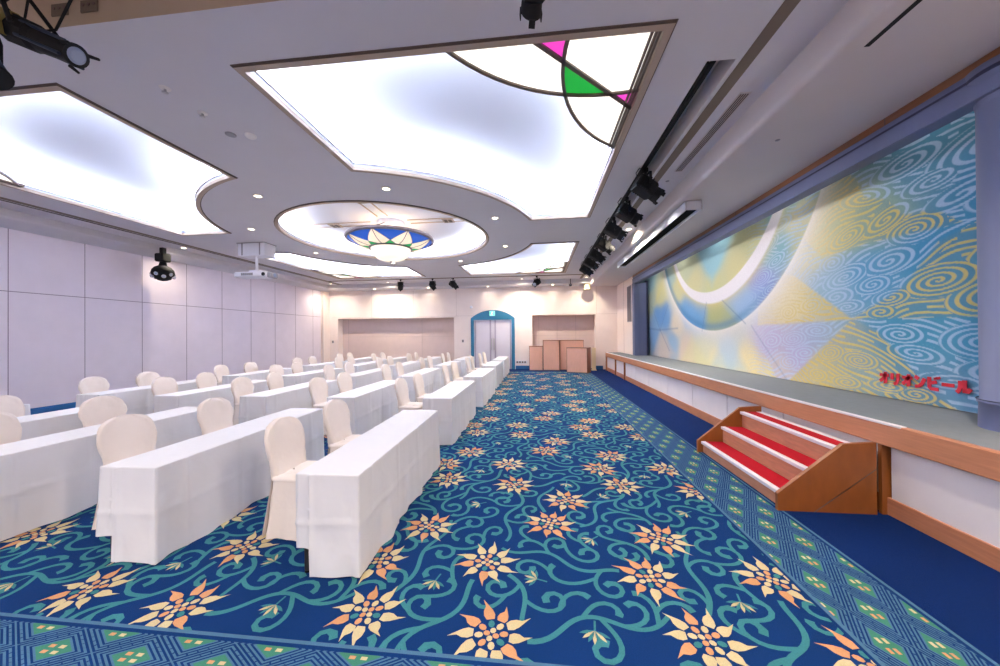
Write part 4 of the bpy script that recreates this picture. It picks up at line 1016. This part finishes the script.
    verts = np.stack([Xg, Y_, Z_], -1).reshape(-1, 3)
    idx = np.arange(ny * nz).reshape(ny, nz)
    quads = np.stack([idx[:-1, :-1], idx[:-1, 1:], idx[1:, 1:], idx[1:, :-1]], -1).reshape(-1, 4)
    me = bpy.data.meshes.new('curtain_cloth'); me.vertices.add(len(verts)); me.vertices.foreach_set('co', verts.astype(np.float32).ravel())
    me.loops.add(quads.size); me.loops.foreach_set('vertex_index', quads.astype(np.int32).ravel())
    me.polygons.add(len(quads)); me.polygons.foreach_set('loop_start', np.arange(0, quads.size, 4, dtype=np.int32)); me.polygons.foreach_set('loop_total', np.full(len(quads), 4, np.int32))
    me.update(); me.validate()
    at = me.color_attributes.new('paint', 'FLOAT_COLOR', 'POINT')
    c4 = np.concatenate([col.reshape(-1, 3), np.ones((ny * nz, 1))], 1).astype(np.float32); at.data.foreach_set('color', c4.ravel())
    me.materials.append(M['mural'])
    r_ = thing('stage_curtain', 'painted stage curtain of blue and yellow swirls with white crescents', 'stage curtain', (0, 0, 0))
    o = bpy.data.objects.new('curtain_cloth', me); COL.objects.link(o); o.parent = r_
    return r_
cur = mural()
# red katakana on the curtain
GL = {'o': [[(.06, .70), (.97, .70)], [(.64, .98), (.64, .08), (.46, .10)], [(.60, .66), (.36, .36), (.06, .16)]],
      'ri': [[(.2, .92), (.2, .40)], [(.76, .95), (.76, .45), (.62, .16), (.36, .02)]],
      'n': [[(.08, .88), (.4, .70)], [(.1, .1), (.45, .16), (.7, .38), (.92, .78)]],
      'bi': [[(.18, .95), (.18, .18), (.28, .07), (.9, .07)], [(.18, .48), (.76, .62)], [(.66, .96), (.74, .80)], [(.86, 1.0), (.94, .84)]],
      'bar': [[(.04, .5), (.96, .5)]],
      'ru': [[(.28, .9), (.28, .5), (.18, .22), (.02, .06)], [(.58, .96), (.58, .1), (.78, .16), (.98, .40)]]}
tx = MB()
for k, gname in enumerate(('o', 'ri', 'o', 'n', 'bi', 'bar', 'ru')):
    for path in GL[gname]:
        pts = [(4.855 - (k + p[0] * .9) * .1345, 1.015 + p[1] * .145) for p in path]; n = len(pts); w = .0185
        rs = []
        for i in range(n):
            a, b = pts[max(0, i - 1)], pts[min(n - 1, i + 1)]; dx, dz = b[0] - a[0], b[1] - a[1]; l_ = sqrt(dx * dx + dz * dz); nx, nz = -dz / l_ * w, dx / l_ * w
            rs.append([(4.270, pts[i][0] + nx, pts[i][1] + nz), (4.270, pts[i][0] - nx, pts[i][1] - nz), (4.276, pts[i][0] - nx, pts[i][1] - nz), (4.276, pts[i][0] + nx, pts[i][1] + nz)])
        tx.rings(rs, M['redtext'], smooth=False)
lt = fixn(tx.build('lettering', cur)); lt['label'] = 'red katakana lettering'

# ================================================================ FURNITURE
def lerp(a, b, t): return a + (b - a) * t
TW, TL, TH = .42, 2.02, .70
def cloth_mesh(seed):
    r = random.Random(seed); mb = MB()
    rr = .012; o = .012
    # perimeter of the table top, counter-clockwise from the seat side near corner; (x, y, drop)
    def per():
        P = []
        def seg(a, b, n, d0, d1=None):
            for i in range(n):
                t_ = i / n; P.append((lerp(a[0], b[0], t_), lerp(a[1], b[1], t_), d0 if d1 is None else lerp(d0, d1, t_)))
        w, l = TW + 2 * o, TL + 2 * o; x0, y0 = -o, -o
        seg((x0, y0), (x0 + .10, y0), 4, .50); 
        P.append((x0 + .1005, y0, .50)); P.append((x0 + .103, y0 - .004, .688))
        seg((x0 + .104, y0 - .004), (x0 + w, y0), 24, .688)
        seg((x0 + w, y0), (x0 + w, y0 + l), 100, .688)
        seg((x0 + w, y0 + l), (x0 + .10, y0 + l), 14, .688)
        P.append((x0 + .0995, y0 + l, .50))
        seg((x0 + .098, y0 + l), (x0, y0 + l), 4, .50)
        seg((x0, y0 + l), (x0, y0), 60, .50)
        return P
    P = per(); n = len(P); rows = 30
    cxm, cym = TW / 2, TL / 2
    ph = [r.uniform(0, 6) for _ in range(6)]
    # arclength
    S_ = [0]
    for i in range(1, n): S_.append(S_[-1] + sqrt((P[i][0] - P[i - 1][0]) ** 2 + (P[i][1] - P[i - 1][1]) ** 2))
    rings = []
    for k in range(rows + 1):
        t_ = k / rows; ring = []
        for i, (x, y, dr) in enumerate(P):
            ex = max(0, abs(x - cxm) - (TW / 2 - .02)); ey = max(0, abs(y - cym) - (TL / 2 - .02))
            nx = (1 if x > cxm else -1) if ex > 0 else 0; ny = (1 if y > cym else -1) if ey > 0 else 0
            l_ = sqrt(nx * nx + ny * ny) or 1; nx /= l_; ny /= l_
            s = S_[i]
            wav = (.010 * sin(s * 9 + ph[0]) + .008 * sin(s * 17 + ph[1]) + .004 * sin(s * 31 + ph[2])) * t_ ** 1.2
            corner = (1 if (nx and ny) else 0)
            off = .006 + .008 * t_ + wav * 1.3 + corner * .012 * t_
            zz = TH - .004 - dr * t_
            crease = .007 * math.exp(-((dr * t_ - .33) / .016) ** 2)
            mv_ = .008 * math.exp(-(((s + ph[4] * .1) % .52 - .26) / .018) ** 2)
            if ny and not nx: off += -wav * .75 - .006 * t_ + (.009 * sin((abs(x - cxm) * 2.2 + dr * t_ * 1.6) * 9 + ph[5]) + .006 * sin(x * 24 - dr * t_ * 11 + ph[1])) * t_ * (1.25 - t_)
            if nx < 0 and not ny: off = .004 + wav * .3
            off += crease + mv_
            ring.append((x + nx * off, y + ny * off, zz + (.006 * sin(s * 6 + ph[3]) * t_)))
        rings.append(ring)
    mb.rings(rings, M['cloth'], False, False, True)
    edge0 = [(p[0], p[1], TH - .004) for p in rings[0]]; edge1 = [(lerp(p[0], cxm, .02), lerp(p[1], cym, .004), TH + .004) for p in rings[0]]
    mb.rings([rings[0], [(lerp(a[0], b[0], .5), lerp(a[1], b[1], .5), TH + .002) for a, b in zip(rings[0], edge1)], edge1], M['cloth'], False, False, True)
    mb.face(edge1, M['cloth'])
    return mb
def make_table():
    r = thing('folding_table', 'x', 'table')
    q = MB(); q.box((0.005, .005, TH - .035), (TW - .005, TL - .005, TH - .006), M['leg'], bev=.004); q.build('tabletop', r)
    for y in (.034, TL - .034):
        for x in (.036, TW - .05):
            q = MB(); q.box((x - .016, y - .016, .012), (x + .016, y + .016, TH - .035), M['leg'], bev=.004); lg = q.build('leg', r)
            q = MB(); q.cyl((x, y, 0), (x, y, .014), .02, m=M['black'], n=10); q.build('foot', lg)
        q = MB(); q.box((.06, y - .01, .14), (TW - .06, y + .01, .165), M['leg']); q.build('crossbar', r)
    return r
def srect(cx, cy, hx, hy, z, rr, n=6, wav=None):
    pts = []
    for (sx, sy, a0) in ((1, 1, 0), (-1, 1, pi / 2), (-1, -1, pi), (1, -1, 1.5 * pi)):
        for i in range(n + 1):
            a = a0 + pi / 2 * i / n; pts.append((cx + sx * (hx - rr) + rr * cos(a), cy + sy * (hy - rr) + rr * sin(a), z))
        # straight side subdivision
        nx_ = {0: (-1, 1), 1: (-1, -1), 2: (1, -1), 3: (1, 1)}
    out = []
    m = len(pts)
    for i in range(m):
        out.append(pts[i])
        a, b = pts[i], pts[(i + 1) % m]; d_ = sqrt((a[0] - b[0]) ** 2 + (a[1] - b[1]) ** 2)
        if d_ > .1:
            for k in range(1, 6): out.append((lerp(a[0], b[0], k / 6), lerp(a[1], b[1], k / 6), z))
    if wav:
        res = []
        for i, p in enumerate(out):
            dx, dy = p[0] - cx, p[1] - cy; l_ = sqrt(dx * dx + dy * dy); w = wav(i / len(out)); res.append((p[0] + dx / l_ * w, p[1] + dy / l_ * w, p[2]))
        out = res
    return out
def make_chair(seed=0):
    """faces +x; origin on the floor below the seat centre"""
    r = thing('banquet_chair', 'x', 'chair'); rr = random.Random(seed); ph = [rr.uniform(0, 6) for _ in range(5)]
    q = MB(); rings = []
    for k in range(9):                                     # skirt falling to the floor
        t_ = k / 8; hx = .185 + .03 * t_ ** 1.3; hy = .205 + .045 * t_ ** 1.3
        rings.append(srect(0, 0, hx, hy, .455 - .447 * t_, .05 + .01 * t_, wav=lambda s, t_=t_: t_ * (.012 * sin(2 * pi * s * 9 + ph[0]) + .008 * sin(2 * pi * s * 17 + ph[1])) + .004 * sin(30 * s + t_ * 9)))
    q.rings(rings, M['chaircloth'], False, False, True); q.build('skirt', r)
    q = MB(); n_ = len(srect(0, 0, .2, .2, 0, .05))
    q.rings([srect(0, 0, .185, .205, .45, .05), srect(0, 0, .192, .212, .465, .055), srect(0, 0, .185, .205, .482, .055), srect(0, 0, .15, .17, .494, .05), srect(0, 0, .08, .08, .499, .03)], M['chaircloth'], False, True, True); q.build('seat', r)
    # backrest: waist above the seat, broad shoulders, arched top, leaning back
    q = MB(); rings = []
    Hs = [(.44, .172, .062), (.50, .174, .058), (.58, .182, .042), (.66, .196, .042), (.73, .207, .042), (.79, .210, .041), (.84, .200, .040), (.88, .179, .038), (.91, .152, .036), (.935, .116, .031), (.95, .076, .025), (.957, .03, .016)]
    for z, w, d_ in Hs:
        z = .44 + (z - .44) * .95; w *= 1.04
        x = -.175 - .15 * (z - .44) - .12 * max(0, z - .7) ** 1.5
        ring = []
        for i in range(28):
            a = 2 * pi * i / 28; c_, s_ = cos(a), sin(a)
            ex = abs(c_) ** .6 * (1 if c_ >= 0 else -1); ey = abs(s_) ** .6 * (1 if s_ >= 0 else -1)
            wr = .004 * sin(9 * a + z * 22 + ph[2]) + .003 * sin(5 * a - z * 35 + ph[3])
            ring.append((x + ex * d_ + .02 * (ey * ey) + wr, ey * w + wr, z))
        rings.append(ring)
    q.rings(rings, M['chaircloth'], False, True, True); q.build('backrest', r)
    q = MB(); rings = []                                    # cover hanging behind the back
    for k in range(7):
        t_ = k / 6; z = .46 - .45 * t_
        rings.append([(-.18 - .05 * t_ - .035 * (1 - (2 * u - 1) ** 2) - .01 * sin(u * 20 + ph[4]) * t_, lerp(-.19 - .05 * t_, .19 + .05 * t_, u), z) for u in [i / 14 for i in range(15)]])
    q.rings(rings, M['chaircloth'], False, False, True, closed=False); q.build('back_drape', r)
    return r
COLX = [-1.72, -3.27, -4.76, -6.27, -7.78]
NEARX = [-1.66, -3.22, -4.79, -6.27, -7.79]
ROWY = [2.25, 5.10, 7.84, 10.65, 13.3]
LINE = ['aisle-side line', 'second line from the aisle', 'middle line', 'second line from the wall', 'wall-side line']
RANK = ['nearest', 'second nearest', 'middle', 'second farthest', 'farthest']
cl_meshes = []; tb0 = None; ch0 = []
for ci, x in enumerate(COLX):
    for ri, y in enumerate(ROWY):
        r = random.Random(ci * 10 + ri)
        if ri == 0: x = NEARX[ci]
        else: x = COLX[ci]
        jx, jy, rot = (r.uniform(-.015, .015), r.uniform(-.03, .03), r.uniform(-.012, .016)) if ri else (0, 0, .024)
        where = f'{RANK[ri]} table of the {LINE[ci]}'
        if tb0 is None: o = tb0 = make_table()
        else: o = copy_tree(tb0)
        o.location = (x + jx, y + jy, 0); o.rotation_euler = (0, 0, rot); tag(o, f'dark folding table under the cloth, {where}', 'table', 'folding tables set in lines')
        k = (ci * 2 + ri) % 4
        if len(cl_meshes) < 4 and k == len(cl_meshes):
            c = cloth_mesh(20 + k).build('tablecloth'); cl_meshes.append(c.data)
        else:
            kk = k if k < len(cl_meshes) else 0
            c = bpy.data.objects.new('tablecloth', cl_meshes[kk]); COL.objects.link(c)
        c.location = (x + jx, y + jy, 0); c.rotation_euler = (0, 0, rot); tag(c, f'long white tablecloth on the {where}', 'tablecloth', 'white cloths on the table lines')
        for side, dy in (('near', .58), ('far', 1.46)):
            if ri == 0 and (ci == 4 or (ci == 3 and side == 'near')): continue
            if len(ch0) < 3: cc_ = make_chair(len(ch0)); ch0.append(cc_)
            else: cc_ = copy_tree(ch0[r.randrange(3)])
            cc_.location = (x + jx - .345 - rot * dy + r.uniform(-.04, -.01), y + jy + dy + r.uniform(-.05, .05), 0); cc_.rotation_euler = (0, 0, r.uniform(-.10, .10))
            tag(cc_, f'{side} white-covered chair at the {where}', 'chair', 'white-covered chairs at the tables')

# wooden boxes / lecterns at the far right
def podium(x0, x1, y0, dep, h, label, rot=0.):
    r = thing('wooden_lectern', label, 'lectern', ((x0 + x1) / 2, y0, 0), rot=(0, 0, rot), group='wooden lecterns by the right alcove'); w = (x1 - x0) / 2
    q = MB(); q.box((-w + .012, 0, .03), (w - .012, .02, h - .02), M['podium'], bev=.003); q.build('front_panel', r)
    for sx in (-1, 1):
        q = MB(); q.box((sx * w, .0, .0), (sx * (w - .02), dep, h - .02), M['podside'], bev=.003); q.build('side_panel', r)
    q = MB(); q.box((-w - .012, -.015, h - .025), (w + .012, dep + .01, h), M['podside'], bev=.005); q.build('top', r)
    q = MB(); q.box((-w + .02, .01, 0), (w - .02, dep - .02, .035), M['dark']); q.build('plinth', r)
    q = MB(); q.box((-w + .02, dep * .5, h * .5), (w - .02, dep - .02, h * .5 + .02), M['podside']); q.build('shelf', r)
podium(-.40, .22, 16.1, .5, 1.13, 'low narrow wooden lectern left of the tall pair')
podium(.24, .99, 16.15, .5, 1.40, 'tall wooden lectern, left of the tall pair before the alcove')
podium(1.02, 2.10, 16.3, .42, 1.40, 'tall wide wooden lectern, right of the tall pair')
podium(1.21, 2.11, 15.16, .62, 1.09, 'low wide wooden lectern standing in front of the tall pair', -.38)
bx = thing('beige_panel_stand', 'narrow cream upright panel behind the front lectern', 'panel', (2.55, 16.3, 0))
q = MB(); q.box((-.09, -.02, .03), (.09, .02, 1.05), M['creamcyl'], bev=.004); q.build('board', bx)
q = MB(); q.box((-.11, -.12, 0), (.11, .12, .03), M['creamcyl'], bev=.004); q.build('foot', bx)

# wall plates
ol = thing('wall_outlet', 'row of dark wall outlets low beside the double door', 'outlet', (-.8, YB, .28))
q = MB(); q.box((-.27, -.012, 0), (.27, 0, .12), M['white'], bev=.003); q.build('plate', ol)
for k in range(4):
    q = MB(); q.box((-.24 + k * .125, -.018, .02), (-.15 + k * .125, -.012, .10), M['dark']); q.build('socket', ol)
for x, z, lab in ((-3.68, 1.32, 'white light switch on the wall left of the double door'), (-10.5, 1.32, 'white light switch on the wall at the far left corner')):
    sw = thing('light_switch', lab, 'switch', (x, YB, z), group='wall switches')
    q = MB(); q.box((-.05, -.012, 0), (.05, 0, .13), M['greyplastic'], bev=.003); q.build('plate', sw)
    q = MB(); q.box((-.025, -.02, .035), (.025, -.012, .095), M['dark']); q.build('rocker', sw)
sp2 = thing('wall_sensor', 'small white round sensor high on the wall left of the door', 'sensor', (-3.25, YB, 3.05))
q = MB(); q.lathe((0, 0, 0), [(.07, 0), (.07, .02), (.04, .035)], M['white'], 16, cap1=True, mx=Matrix.Rotation(pi / 2, 4, 'X')); q.build('case', sp2)
